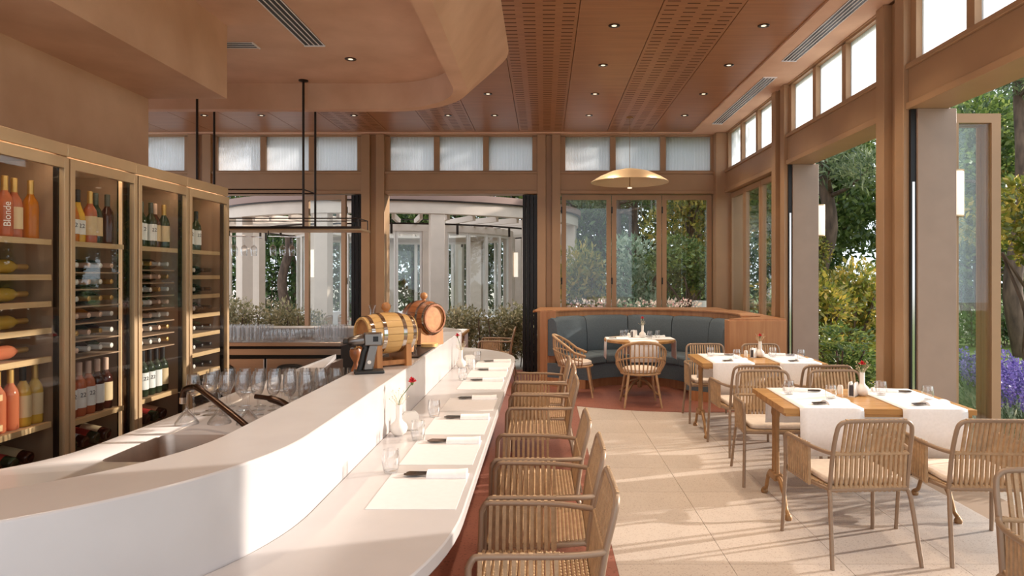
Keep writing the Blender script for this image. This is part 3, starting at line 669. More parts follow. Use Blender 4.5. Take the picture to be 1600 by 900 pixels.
for ci, cx in enumerate((-3.28, -2.86)):
    for k in range(3):
        x = cx+(k-1)*0.085 
        wineglass(x, 7.42+0.05*k, ZR-0.07-0.218, 'wine glass hanging under the ceiling rack on the hanger %s' % ('closer to the wine fridges', 'closer to the rack poles')[ci], 'glasses hanging under the rack '+'ab'[ci], False)
    MB().tube([(cx-0.12, 7.38, ZR-0.077), (cx+0.14, 7.60, ZR-0.077)], 0.006, 6).build('glass_hanger', M['chrome'], rk)
    MB().tube([(cx-0.12, 7.38, ZR-0.077), (cx-0.12, 7.38, ZR-0.02)], 0.005, 6).build('hanger_hook', M['iron'], rk)
# barrels
def barrel(label, loc, rz, L_, r0, r1, mw, mh, knob=True):
    """lying cask, axis along local x, on a wooden cradle"""
    t = thing('barrel', label, 'barrel', loc, rz); zc = r1+0.075
    ns = 18; prof = [(-L_/2+L_*i/10, r0+(r1-r0)*math.cos((i/10-0.5)*PI)**1.0) for i in range(11)]
    mb = MB(); a0, a1 = -PI/ns*0.95, PI/ns*0.95
    vv = []
    for x, r in prof:
        for rr in (r, r-0.014):
            for a in (a0, a0/2, 0, a1/2, a1): vv.append((x, rr*math.sin(a), rr*math.cos(a)))
    fs = []
    for i in range(10):
        o_ = i*10
        for j in range(4): fs += [(o_+j, o_+j+1, o_+10+j+1, o_+10+j), (o_+5+j+1, o_+5+j, o_+15+j, o_+15+j+1)]
        fs += [(o_, o_+10, o_+15, o_+5), (o_+4, o_+9, o_+19, o_+14)]
    fs += [(0,5,6,7,8,9,4,3,2,1), (100,101,102,103,104,109,108,107,106,105)]
    mb.add(vv, fs, False); sm = mb.mesh('stave', mw)
    for k in range(ns):
        o = place(sm, 'stave', t, (0, 0, zc)); o.rotation_euler = (2*PI*k/ns, 0, 0)
    for fx in (-0.42, -0.2, 0.2, 0.42):
        r = r0+(r1-r0)*math.cos(fx*PI)
        h = MB().lathe([(r-0.002, -0.012), (r+0.0025, -0.012), (r+0.0035, 0.012), (r-0.002, 0.012)], 32).build('hoop', M['chrome'], t, (fx*L_, 0, zc)); h.rotation_euler = (0, PI/2, 0)
    for s in (-1, 1):
        h = MB().lathe([(0, -0.006), (r0-0.01, -0.006), (r0-0.01, 0.006), (0, 0.006)], 28).build('barrel_head', mh, t, (s*(L_/2-0.022), 0, zc)); h.rotation_euler = (0, PI/2, 0)
    if knob: MB().lathe([(0.014, 0), (0.014, 0.012), (0.024, 0.02), (0.031, 0.036), (0.027, 0.055), (0.012, 0.066), (0, 0.068)], 16, (0, 0, zc+r1-0.004)).build('bung', M['barrelhead'], t)
    for s in (-1, 1):
        x = s*L_*0.30; mb = MB(); k = 10; w_ = r1*0.82
        top = [(w_*(-1+2*i/k), zc-math.sqrt(max(0, (r1*0.97)**2-(w_*(-1+2*i/k))**2))) for i in range(k+1)]
        P2 = [(-w_*1.05, 0.0), (w_*1.05, 0.0)]+[(y, z) for y, z in top[::-1]]
        vv = [(x-0.018, y, z) for y, z in P2]+[(x+0.018, y, z) for y, z in P2]; q = len(P2)
        mb.add(vv, [tuple(range(q)), tuple(range(2*q-1, q-1, -1))]+[(i, (i+1) % q, q+(i+1) % q, q+i) for i in range(q)])
        mb.build('cradle_block', mh, t)
    for s in (-1, 1): MB().box(-L_*0.30, L_*0.30, s*r1*0.6-0.012, s*r1*0.6+0.012, 0.012, 0.04).build('cradle_rail', mh, t)
    return t
barrel('pale oak barrel with steel hoops lying on a cradle atop the bar', (-1.0, 4.32, ZL), math.radians(42), 0.34, 0.105, 0.13, M['barrelwood'], M['barrelhead'])
barrel('dark oak barrel on a cradle at the far end of the bar ledge', (-0.99, 5.62, ZL), math.radians(-38), 0.28, 0.115, 0.145, M['barreldark'], M['barrelhead'])
# steel hand juicer/dispenser stand in front of the pale barrel
g = thing('bar_dispenser', 'black and steel lever device on a flat base in front of the pale barrel', 'dispenser', (-1.02, 3.98, ZL), math.radians(18))
MB().box(-0.085, 0.085, -0.055, 0.055, 0, 0.018).build('base_plate', M['rubber'], g, bev=0.006)
MB().tube(bez([(-0.055, 0, 0.012), (-0.045, 0, 0.05), (-0.03, 0, 0.12), (-0.02, 0, 0.15), (-0.045, 0, 0.18)], 5), 0.017, 10).build('grip_back', M['rubber'], g)
mb = MB(); mb.add([(-0.035,-0.02,0.018),(0.022,-0.02,0.018),(0.05,-0.02,0.17),(0.0,-0.02,0.17),(-0.035,0.02,0.018),(0.022,0.02,0.018),(0.05,0.02,0.17),(0.0,0.02,0.17)],[(0,1,2,3),(7,6,5,4),(0,4,5,1),(1,5,6,2),(2,6,7,3),(3,7,4,0)])
mb.build('grip', M['darksteel'], g, bev=0.006)
o = MB().box(-0.03, 0.075, -0.036, 0.036, 0.16, 0.235).build('motor_block', M['darksteel'], g, bev=0.008)
MB().box(0.02, 0.05, -0.0375, -0.036, 0.185, 0.215).build('display', M['black'], o)
n_ = MB().lathe([(0.034, 0), (0.036, 0.02), (0.026, 0.08), (0.020, 0.088), (0.0, 0.088)], 16).build('nozzle', M['darksteel'], g, (-0.03, 0, 0.195)); n_.rotation_euler = (0, -PI/2-0.12, 0)
n2 = MB().lathe([(0.014, 0), (0.016, 0.03), (0.010, 0.034), (0.0, 0.034)], 12).build('nozzle_tip', M['rubber'], g, (-0.112, 0, 0.187)); n2.rotation_euler = (0, -PI/2, 0)
MB().lathe([(0.0, 0.001), (0.011, 0.001), (0.011, 0)], 16, (0,0,0)).build('badge', M['ceramic'], g, (0.0, -0.021, 0.065)).rotation_euler = (PI/2, 0, 0)
# decanter tray next to the dark barrel
tr = thing('serving_tray', 'flat dark slate tray under the copper decanter on the ledge', 'tray', (-0.99, 5.1, ZL))
MB().box(-0.13, 0.13, -0.42, 0.30, 0, 0.012).build('plate', M['iron'], tr, bev=0.004)
MB().box(-0.128, 0.128, 0.288, 0.298, 0.012, 0.02).build('rim', M['iron'], tr)
dc = thing('decanter', 'square glass decanter with amber spices and round stopper on slate tray', 'decanter', (-0.97, 4.86, ZL+0.012))
MB().prism(rrect(-0.055, 0.055, -0.055, 0.055, 0.012, 3), 0.0, 0.14).build('glass_body', M['drink'], dc)
MB().lathe([(0, 0.012), (0.042, 0.014), (0.046, 0.05), (0.036, 0.085), (0.0, 0.09)], 14).build('contents', M['barrelhead'], dc)
MB().lathe([(0.03, 0.14), (0.02, 0.15), (0.02, 0.165), (0.045, 0.17), (0.047, 0.18), (0.03, 0.19), (0.012, 0.195)], 16).build('collar', M['brass'], dc)
MB().lathe([(0.0, 0.19), (0.026, 0.20), (0.036, 0.226), (0.026, 0.252), (0, 0.262)], 16).build('stopper', M['brass'], dc)
d2 = thing('copper_jug', 'copper jug with a curved handle standing behind the glass decanter', 'jug', (-1.07, 5.12, ZL+0.012))
MB().lathe([(0, 0), (0.045, 0), (0.055, 0.06), (0.048, 0.13), (0.034, 0.17), (0.042, 0.20), (0.038, 0.20), (0.03, 0.17)], 18).build('body', M['brass'], d2)
MB().tube(bez([(-0.03, 0, 0.18), (-0.08, 0, 0.17), (-0.09, 0, 0.10), (-0.05, 0, 0.05)], 5), 0.007, 8).build('handle', M['brass'], d2)
wb_ = thing('wooden_paddle', 'small pale wooden board leaning by the dark barrel on ledge', 'board', (-0.90, 5.36, ZL))
MB().prism(rrect(-0.06, 0.06, -0.07, 0.07, 0.03, 4), 0.0125, 0.035).build('blade', M['barrelwood'], wb_); MB().box(-0.012, 0.012, 0.07, 0.15, 0.0125, 0.03).build('handle', M['barrelwood'], wb_)
for x, y in ((-1.9, 7.55), (-1.72, 7.52)):
    c = thing('carafe', 'clear glass carafe with flared neck standing behind the pale barrel', 'carafe', (x, y, ZL), 0, 'carafes on the back ledge')
    MB().lathe([(0, 0.004), (0.05, 0.0), (0.055, 0.04), (0.04, 0.10), (0.02, 0.15), (0.022, 0.19), (0.042, 0.235)], 18).build('glass_body', M['drink'], c)
    MB().lathe([(0.041, 0.234), (0.044, 0.237), (0.041, 0.239)], 18).build('lip', M['drink'], c)
cj = thing('steel_jigger', 'dark wood and steel cup standing on the ledge beside the lever device', 'cup', (-1.12, 4.06, ZL))
MB().lathe([(0, 0), (0.03, 0.0), (0.012, 0.05), (0.034, 0.09), (0.036, 0.12), (0.03, 0.135), (0, 0.135)], 14).build('body', M['barreldark'], cj); MB().lathe([(0.031, 0.132), (0.034, 0.137), (0.0, 0.139)], 14).build('cap', M['chrome'], cj)
# ---- table setting pieces
VS = lathe_me('vase_body', [(0, 0), (0.02, 0), (0.040, 0.018), (0.047, 0.040), (0.040, 0.062), (0.022, 0.078), (0.0165, 0.09), (0.016, 0.165), (0.0125, 0.165), (0.012, 0.10)], 'ceramic', 20)
rng = random.Random(7)
mb = MB()
for ring, (cnt, rad, tilt, zz) in enumerate(((10, 0.022, 0.5, 0.0), (8, 0.016, 0.9, 0.006), (6, 0.010, 1.2, 0.010))):
    for k in range(cnt):
        a = 2*PI*k/cnt+ring*0.4; ca, sa = math.cos(a), math.sin(a); b1 = a+0.42; b0 = a-0.42
        z1 = zz+rad*math.tan(tilt)*0.6
        P = [(0, 0, zz-0.004), (rad*math.cos(b0), rad*math.sin(b0), z1), (rad*1.15*ca, rad*1.15*sa, z1+0.005*(1 if k % 2 else -0.3)), (rad*math.cos(b1), rad*math.sin(b1), z1)]
        mb.add(P, [(0, 1, 2, 3)], True)
CARN = mb.mesh('bloom', M['red'])
mb = MB()
for k in range(22):
    a = rng.uniform(0, 2*PI); r = rng.uniform(0.02, 0.06); z = rng.uniform(0.05, 0.11); s_ = 0.0035
    c = (r*math.cos(a), r*math.sin(a), z)
    mb.tube([(0, 0, 0.0), (c[0]*0.5, c[1]*0.5, z*0.6), c], 0.0007, 3)
    mb.lathe([(0, -s_), (s_, 0), (0, s_)], 5, c)
SPR = mb.mesh('sprig', M['sprig'])
def flower_vase(x, y, z, label, rz=0, lean=0.06, tall=0.11, where=''):
    v = thing('bud_vase', label, 'vase', (x, y, z), rz); place(VS, 'vase_body', v)
    MB().lathe([(0.0, 0.1605), (0.0126, 0.161)], 12).build('inner', M['rubber'], v)
    f = thing('carnation', 'red carnation with pale sprigs in the white vase '+where, 'flower', (x, y, z+0.155), rz)
    MB().tube(bez([(0, 0, -0.04), (0.004, 0, 0.03), (lean*0.6, 0, tall*0.7), (lean, 0, tall)], 4), 0.0022, 6).build('stem', M['stem'], f)
    MB().lathe([(0.003, -0.012), (0.008, -0.004), (0.010, 0.006)], 8, (lean, 0, tall)).build('calyx', M['stem'], f)
    place(CARN, 'bloom', f, (lean, 0, tall+0.004)); place(SPR, 'sprig', f, (0, 0, -0.02))
NH_body = MB()
P = [(-0.045, 0), (0.045, 0), (0.045, 0.085), (0.03, 0.10), (-0.03, 0.10), (-0.045, 0.085)]
for yy in (-0.022, 0.016):
    q = len(P); NH_body.add([(x, yy, z) for x, z in P]+[(x, yy+0.006, z) for x, z in P], [tuple(range(q)), tuple(range(2*q-1, q-1, -1))]+[(i, (i+1) % q, q+(i+1) % q, q+i) for i in range(q)])
NH_body.box(-0.045, 0.045, -0.022, 0.022, 0, 0.006); NHm = NH_body.mesh('holder_body', M['ceramic'])
NHn = MB().box(-0.04, 0.04, -0.014, 0.012, 0.007, 0.078).mesh('napkin_stack', M['ink'])
SH = lathe_me('shaker_body', [(0, 0), (0.018, 0), (0.019, 0.05), (0.014, 0.065), (0, 0.068)], 'ceramic', 14); SHc = lathe_me('shaker_holes', [(0.0, 0.0692), (0.006, 0.0686)], 'rubber', 8)
def holder(x, y, z, label, rz): h = thing('napkin_holder', label, 'napkin holder', (x, y, z), rz); place(NHm, 'holder_body', h); place(NHn, 'napkin_stack', h)
def shaker(x, y, z, label, group=None): h = thing('salt_shaker', label, 'shaker', (x, y, z), 0, group); place(SH, 'shaker_body', h); place(SHc, 'shaker_holes', h)
mb = MB(); k = 9; prof = []
for i in range(k+1):
    a = PI*i/k; prof.append((0.035*math.cos(a)+0.002*math.sin(7*a), 0.016*math.sin(a)+0.003))
vv = [(x, y, z) for x in (-0.02, 0.03, 0.09, 0.125) for y, z in [(p[0]*(1+(0.12 if x > 0.1 else 0)), p[1]*(1.0 if x < 0.1 else 1.15)) for p in prof]]
m_ = k+1
mb.add(vv, [(i*m_+j, i*m_+j+1, (i+1)*m_+j+1, (i+1)*m_+j) for i in range(3) for j in range(k)], True)
mb.add([vv[j] for j in range(m_)], [tuple(range(m_))]); mb.add([vv[3*m_+j] for j in range(m_)], [tuple(range(m_-1, -1, -1))])
mb.box(-0.02, 0.125, -0.037, 0.037, 0.0, 0.004); NAP = mb.mesh('napkin_cloth', M['linen'])
mb = MB()
mb.prism([(-0.105, -0.012), (-0.09, -0.022), (-0.06, -0.020), (-0.02, -0.008), (-0.02, 0.0), (-0.06, 0.004), (-0.09, 0.002), (-0.105, -0.004)], 0.006, 0.010)
CUT1 = mb.mesh('spoon', M['cutlery'])
CUT2 = MB().prism([(-0.10, 0.012), (-0.09, 0.008), (-0.02, 0.010), (-0.02, 0.022), (-0.09, 0.026)], 0.006, 0.009).mesh('knife', M['cutlery'])
def napkin(x, y, z, label, rz, group=None):
    t = thing('folded_napkin', label, 'napkin', (x, y, z), rz, group); t.scale = (1.15, 1.2, 1.25); place(NAP, 'napkin_cloth', t); place(CUT1, 'spoon', t); place(CUT2, 'knife', t)
MAT = MB().box(-0.165, 0.165, -0.225, 0.225, 0, 0.0016).mesh('placemat', M['paper'])
seatY = [2.70, 3.28, 3.86, 4.50, 5.30, 5.90, 6.50]
ordn = ['first', 'second', 'third', 'fourth', 'fifth', 'sixth', 'seventh']
for k, y in enumerate(seatY):
    single(MAT, 'placemat', 'white paper placemat, %s counted from the rounded sink end of the bar' % ordn[k], 'placemat', (-0.485, y, ZD))
    napkin(-0.47, y+0.19, ZD+0.0017, 'white rolled napkin with dark cutlery, %s from the rounded sink end of the bar' % ordn[k], 0.02)
    if k != 3: single(TB, 'water_glass', 'clear stemless water glass, %s along the bar from its rounded sink end' % ordn[k], 'glass', (-0.66+0.01*(k % 2), y+0.24, ZD))
flower_vase(-0.77, 3.62, ZD, 'white bulb vase against bar riser, beside the pale napkin holder', 0.3, 0.07, 0.12, 'on the bar before the pale barrel')
holder(-0.735, 3.75, ZD, 'white napkin holder on the bar next to the bulb vase and riser', 0.3)
shaker(-0.66, 3.68, ZD, 'white salt shaker on the bar before the pale barrel', 'shakers by the bulb vase'); 
flower_vase(-0.76, 6.25, ZD, 'white bulb vase at the far rounded end of the bar', 2.4, 0.05, 0.13, 'at the far rounded bar end')
holder(-0.70, 6.42, ZD, 'white napkin holder at the far rounded end of the bar', 0.4)
shaker(-0.66, 6.30, ZD, 'white shaker beside the vase at the far rounded bar end')
# ---------------------------------------------------------------- rope armchairs (front = +y)
def rope_chair_parts():
    d = {}
    tr_ = 0.0125
    fl = {}
    for s in (-1, 1):
        d['arm%d' % s] = ('arm', MB().tube(bez([(s*0.285, 0.245, 0.585), (s*0.283, 0.232, 0.612), (s*0.280, 0.205, 0.622), (s*0.278, 0.05, 0.622), (s*0.272, -0.08, 0.620), (s*0.245, -0.185, 0.616), (s*0.215, -0.245, 0.615)], 5), tr_, 8).mesh('arm', M['tube']))
        d['fleg%d' % s] = ('front_leg', MB().tube([(s*0.285, 0.245, 0.59), (s*0.28, 0.25, 0.42), (s*0.292, 0.275, 0.0)], tr_, 8).mesh('front_leg', M['tube']))
        d['rleg%d' % s] = ('rear_leg', MB().tube(bez([(s*0.20, -0.10, 0.405), (s*0.218, -0.185, 0.405), (s*0.228, -0.222, 0.38), (s*0.236, -0.245, 0.28), (s*0.252, -0.30, 0.0)], 5), tr_, 8).mesh('rear_leg', M['tube']))
    hp = [(-0.222, -0.205, 0.40), (-0.220, -0.235, 0.60), (-0.214, -0.268, 0.735), (-0.198, -0.279, 0.783), (-0.15, -0.283, 0.80), (0, -0.284, 0.802), (0.15, -0.283, 0.80), (0.198, -0.279, 0.783), (0.214, -0.268, 0.735), (0.220, -0.235, 0.60), (0.222, -0.205, 0.40)]
    d['hoop'] = ('back_hoop', MB().tube(bez(hp, 5), tr_, 8).mesh('back_hoop', M['tube']))
    d['mid'] = ('mid_rail', MB().tube([(-0.22, -0.237, 0.612), (0.22, -0.237, 0.612)], 0.011, 8).mesh('mid_rail', M['rope']))
    sr = [(-0.275, 0.235), (0.275, 0.235), (0.27, 0.0), (0.22, -0.21), (-0.22, -0.21), (-0.27, 0.0)]
    d['srail'] = ('seat_frame', MB().tube([(x, y, 0.405) for x, y in sr], 0.0125, 8, closed=True).mesh('seat_frame', M['tube']))
    mb = MB(); nst = 26
    for i in range(nst):                       # woven seat: cords side by side
        y = 0.235-0.445*i/(nst-1); hw = 0.275 if y > 0 else 0.27-0.05*(-y/0.21)
        mb.tube([(-hw, y, 0.418), (hw, y, 0.418)], 0.0085, 6)
    d['seat'] = ('seat', mb.mesh('seat', M['rope']))
    return d
def strap(p, q, wv=0.0145, tk=0.0065, bow=None):
    """one flattened rope strap between two rails, wrapped round both"""
    P, Q = Vector(p), Vector(q); t = (Q-P).normalized(); side = Vector(bow) if bow else Vector((1,0,0)); nn = t.cross(side).normalized()
    mb = MB(); vv = []
    for c in (P-t*0.013, P, Q, Q+t*0.013):
        k = 0.6 if c in (P-t*0.013, Q+t*0.013) else 1
        for a, b in ((-1,-1),(1,-1),(1,1),(-1,1)): vv.append(c+side*(a*wv/2)+nn*(b*(tk if True else 0)*(1.15 if k == 1 else 0.9)))
    fs = []
    for i in range(3):
        o_ = i*4; fs += [(o_+j, o_+(j+1) % 4, o_+4+(j+1) % 4, o_+4+j) for j in range(4)]
    fs += [(3,2,1,0), (12,13,14,15)]
    return mb.add(vv, fs)
CH = rope_chair_parts()
STR = []
for i in range(13):
    x = -0.165+0.33*i/12
    STR.append(('back_strap', strap((x, -0.284, 0.80), (x*1.02, -0.238, 0.612)).mesh('back_strap', M['rope'])))
for i in range(15):
    x = -0.195+0.39*i/14
    STR.append(('lower_strap', strap((x, -0.238, 0.612), (x+0.006, -0.21, 0.405)).mesh('lower_strap', M['rope'])))
for s in (-1, 1):
    for i in range(10):
        y = -0.06+0.265*i/9; xa = s*(0.279 if y > 0 else 0.274)
        STR.append(('side_strap', strap((xa, y, 0.622), (s*0.273, y*1.02, 0.405), bow=(0, 1, 0)).mesh('side_strap', M['rope'])))
CUSH = MB().prism(rrect(-0.225, 0.225, -0.19, 0.225, 0.05, 4), 0.427, 0.462).mesh('seat_cushion', M['cushion'])
def rope_chair(x, y, rz, label, group=None, cushion=False):
    t = thing('rope_armchair', label, 'chair', (x, y, 0), rz, group)
    for k, (nm, me_) in CH.items(): place(me_, nm, t)
    for nm, me_ in STR: place(me_, nm, t)
    if cushion: place(CUSH, 'seat_cushion', t, bev=0.012)
    return t
barY = [2.65, 3.27, 3.89, 5.28, 5.90, 6.52]
for k, y in enumerate(barY):
    rope_chair(-0.02+[0.0, 0.01, -0.015, -0.01, 0.0, -0.02][k], y, PI/2+[0.01, -0.01, 0.01, 0.01, -0.01, 0.0][k], 'rope-strap armchair drawn up to the bar, %s from its rounded sink end' % ordn[k], 'rope armchairs along the bar')
rope_chair(1.80, 4.02, 0.06, 'rope-strap armchair at the table by the folded door, nearer the bar chairs', None, True)
rope_chair(2.50, 4.02, -0.05, 'rope-strap armchair tucked in next to the folded glass door', None, True)
rope_chair(1.81, 5.41, PI-0.04, 'rope-strap armchair across the table by the folded door, closer to the bar', None, True)
rope_chair(2.43, 5.42, PI+0.03, 'rope-strap armchair across the table by the folded door, beside the wall post', None, True)
rope_chair(1.87, 6.28, 0.03, 'rope-strap armchair at the middle table, back turned to the near table', None, True)
rope_chair(2.50, 6.28, -0.02, 'rope-strap armchair at the middle table, beside the open garden doorway', None, True)
rope_chair(1.86, 7.62, PI, 'rope-strap armchair between the middle table and the booth table', None, True)
rope_chair(2.50, 7.62, PI, 'rope-strap armchair between the middle table and the booth end panel', None, True)
rope_chair(2.03, 2.50, PI-0.12, 'rope-strap armchair standing alone in front of the set table, facing away from it')
rope_chair(-0.72, 10.35, PI/2, 'rope-strap armchair by the hedge opening, beyond the bar end')
# ---------------------------------------------------------------- tables
def table_legs(t, W, D_, H, sx):
    """cast pedestal: twin columns on splayed feet"""
    x = sx
    c = MB()
    for yy in (-0.035, 0.035): c.lathe([(0.020, 0.20), (0.024, 0.215), (0.017, 0.24), (0.015, 0.45), (0.016, H-0.12), (0.022, H-0.10), (0.018, H-0.06)], 10, (x, yy, 0))
    c.build('column', M['brass'], t)
    MB().box(x-0.03, x+0.03, -0.07, 0.07, 0.185, 0.235).build('column_base', M['brass'], t, bev=0.006)
    MB().box(x-0.025, x+0.025, -D_*0.38, D_*0.38, H-0.06, H-0.035).build('top_bracket', M['brass'], t, bev=0.004)
    for s in (-1, 1):
        MB().tube(bez([(x, s*0.05, 0.21), (x, s*0.12, 0.20), (x, s*0.19, 0.14), (x, s*0.235, 0.06), (x, s*0.275, 0.035), (x, s*0.29, 0.02)], 4), [0.018]*8+[0.014]*8+[0.016]*5, 8).build('foot', M['brass'], t)
        MB().lathe([(0.0, 0), (0.022, 0.0), (0.026, 0.014), (0.02, 0.03), (0.012, 0.04), (0, 0.042)], 12, (x, s*0.285, 0)).build('foot_pad', M['brass'], t)
def dining_table(x, y, label, rz=0.0, W=1.2, D_=0.78):
    t = thing('dining_table', label, 'table', (x, y, 0), rz)
    n_pl = 6; pw_ = D_/n_pl
    for k in range(n_pl): MB().box(-W/2, W/2, -D_/2+k*pw_+0.0008, -D_/2+(k+1)*pw_-0.0008, 0.715, 0.75).build('plank', M['oak'], t, bev=0.002)
    MB().box(-W/2+0.02, W/2-0.02, -D_/2+0.02, D_/2-0.02, 0.695, 0.715).build('apron', M['oak'], t)
    for s in (-1, 1): table_legs(t, W, D_, 0.74, s*(W/2-0.06))
    return t
def runner(x, y, w_, D_, drop_n, drop_f, label, rz=0, z=0.75):
    """cloth strip across the table with both ends hanging"""
    h = D_/2+0.004; prof = [(-h-0.012, z-drop_n), (-h-0.008, z-drop_n*0.5), (-h-0.003, z-0.02), (-h+0.004, z+0.002), (h-0.004, z+0.002), (h+0.003, z-0.02), (h+0.008, z-drop_f*0.5), (h+0.012, z-drop_f)]
    mb = MB(); k = 8; vv = []; n = len(prof)
    for i in range(k+1):
        u = -w_/2+w_*i/k; r = 0.006*math.sin(i*1.7)
        for j, (yy, zz) in enumerate(prof):
            vv.append((u, yy+(r if j in (0, 7) else 0)*(-1 if j < 4 else 1), zz))
    mb.add(vv, [(i*n+j, (i+1)*n+j, (i+1)*n+j+1, i*n+j+1) for i in range(k) for j in range(n-1)], True)
    o = mb.build('table_runner', M['linen'], None, (x, y, 0), rz); s_ = o.modifiers.new('cloth', 'SOLIDIFY'); s_.thickness = 0.0025; s_.offset = 1
    return tag(o, label, 'runner')
def setting(cx, cy, rz, tname, gl=True):
    """two runners and four places on a 1.2 m table"""
    C, S = math.cos(rz), math.sin(rz)
    def q(u, v): return cx+u*C-v*S, cy+u*S+v*C
    for k, u in enumerate((-0.30, 0.34)):
        x, y = q(u, 0); runner(x, y, 0.40, 0.78, 0.30, 0.26, 'white linen runner across %s, %s' % (tname, ('on its bar side', 'on its garden side')[k]), rz)
        for s in (-1, 1):
            side = 'edge away from booth' if s < 0 else 'booth-facing edge'
            x, y = q(u+0.03, s*0.24); napkin(x, y, 0.7545, 'white napkin, %s runner, %s of %s' % (('bar-side', 'garden-side')[k], side, tname), rz+(0.35 if s < 0 else PI-0.2))
            x, y = q(u-0.12+(0.22 if s < 0 else 0), s*0.10); single(TB, 'water_glass', 'clear glass, %s runner, %s of %s' % (('bar-side', 'garden-side')[k], side, tname), 'glass', (x, y, 0.7545))
    x, y = q(0.02, 0.08); holder(x, y, 0.75, 'white napkin holder in the middle of '+tname, rz+0.9)
    x, y = q(-0.04, 0.16); shaker(x, y, 0.75, 'white salt shaker in the middle of '+tname)
    x, y = q(0.09, 0.10); flower_vase(x, y, 0.75, 'white bulb vase in the middle of '+tname, rz+1.8, 0.0, 0.06, 'on '+tname)
T1n, T2n = 'the table beside folded door', 'the middle table'
dining_table(2.15, 4.72, 'oak plank dining table with brass trestle legs beside the folded glass door', -0.05); setting(2.15, 4.72, -0.05, T1n)
dining_table(2.14, 6.96, 'oak plank dining table on brass legs, between near table and booth', -0.03); setting(2.14, 6.96, -0.03, T2n)
dining_table(-1.75, 10.38, 'oak dining table by the hedge opening beyond the bar', 0.0, 1.15)
for k, x in enumerate((-2.05, -1.40)): runner(x, 10.38, 0.40, 0.78, 0.30, 0.3, 'white runner on the table by the hedge, %s' % ('bar-glass side', 'armchair side')[k])
single(TB, 'water_glass', 'clear glass on the table by the hedge beyond the bar', 'glass', (-1.65, 10.4, 0.75))
# ---------------------------------------------------------------- booth
BC = (1.25, 9.2)
bo_ = thing('curved_booth', 'curved slate blue banquette booth with oak shell in the room corner', 'booth')
A0, A1 = 152, -38
def ring(r0, r1, z0, z1, a0=A0, a1=A1, n=40): return MB().band(arc(*BC, r0, a0, a1, n), arc(*BC, r1, a0, a1, n), z0, z1)
ring(1.36, 1.44, 0.0, 1.06).build('oak_shell', M['boothwood'], bo_)
ring(1.34, 1.62, 1.06, 1.085, 150, -20).build('top_ledge', M['boothwood'], bo_, bev=0.004)
nseg = 6
for k in range(nseg):
    a = A0+(A1-A0)*k/nseg; b = A0+(A1-A0)*(k+1)/nseg; g_ = 0.25
    mb = MB(); n = 8; A = []
    prof = [(1.20, 0.44), (1.17, 0.52), (1.185, 0.75), (1.21, 0.93), (1.25, 0.985), (1.31, 0.995), (1.355, 0.97), (1.355, 0.44)]
    vv = []
    for i in range(n+1):
        an = math.radians(a-g_+(b-a+2*g_)*i/n)
        puff = 0.0 if 0 < i < n else 0.014
        for r, z in prof: vv.append((BC[0]+(r+puff if r < 1.3 else r)*math.cos(an), BC[1]+(r+puff if r < 1.3 else r)*math.sin(an), z-(puff if z > 0.9 else 0)))
    q = len(prof)
    mb.add(vv, [(i*q+j, (i+1)*q+j, (i+1)*q+(j+1) % q, i*q+(j+1) % q) for i in range(n) for j in range(q)], True)
    mb.add(vv[:q], [tuple(range(q))]); mb.add(vv[-q:], [tuple(range(q-1, -1, -1))])
    mb.build('back_cushion', M['blue'], bo_)
    ring(0.68, 1.22, 0.33, 0.47, a-g_, b+g_, 8).build('seat_cushion', M['blue'], bo_, bev=0.03)
ring(0.70, 1.36, 0.13, 0.335).build('seat_base', M['blue'], bo_)
ring(0.76, 1.36, 0.0, 0.13).build('plinth', M['boothwood'], bo_)
BX(-0.06, 0.17, 9.85, 10.0, 0, 1.085).build('end_panel', M['boothwood'], bo_, bev=0.004)
BX(-0.06, 0.05, 10.0, 11.03, 0, 1.06).build('side_panel', M['boothwood'], bo_)
BX(2.20, 2.88, 8.10, 8.32, 0, 1.06).build('end_panel', M['boothwood'], bo_, bev=0.004)
# ledge filling the corner behind the shell
pl = arc(*BC, 1.60, 152, 60, 16)+[(2.77, 10.2), (2.77, 11.03), (-0.06, 11.03)]
MB().prism(pl, 1.055, 1.083).build('corner_ledge', M['boothwood'], bo_)
pl = arc(*BC, 1.60, 60, -25, 16)+[(2.20, 8.12), (2.88, 8.12), (2.88, 10.2)]
MB().prism(pl, 1.055, 1.083).build('corner_ledge', M['boothwood'], bo_)
rt = thing('round_table', 'round oak table inside the curved blue booth', 'table', (1.28, 9.15, 0))
MB().lathe([(0, 0.712), (0.46, 0.712), (0.475, 0.72), (0.475, 0.745), (0.468, 0.75), (0, 0.75)], 40).build('table_top', M['oak'], rt)
MB().lathe([(0.03, 0.1), (0.035, 0.2), (0.024, 0.3), (0.022, 0.66), (0.06, 0.712)], 14).build('column', M['brass'], rt)
for k in range(4):
    a = PI/4+k*PI/2; c_, s_ = math.cos(a), math.sin(a)
    MB().tube(bez([(0.02*c_, 0.02*s_, 0.2), (0.14*c_, 0.14*s_, 0.17), (0.26*c_, 0.26*s_, 0.06), (0.34*c_, 0.34*s_, 0.02)], 5), 0.017, 8).build('foot', M['brass'], rt)
TR = 'the round booth table'
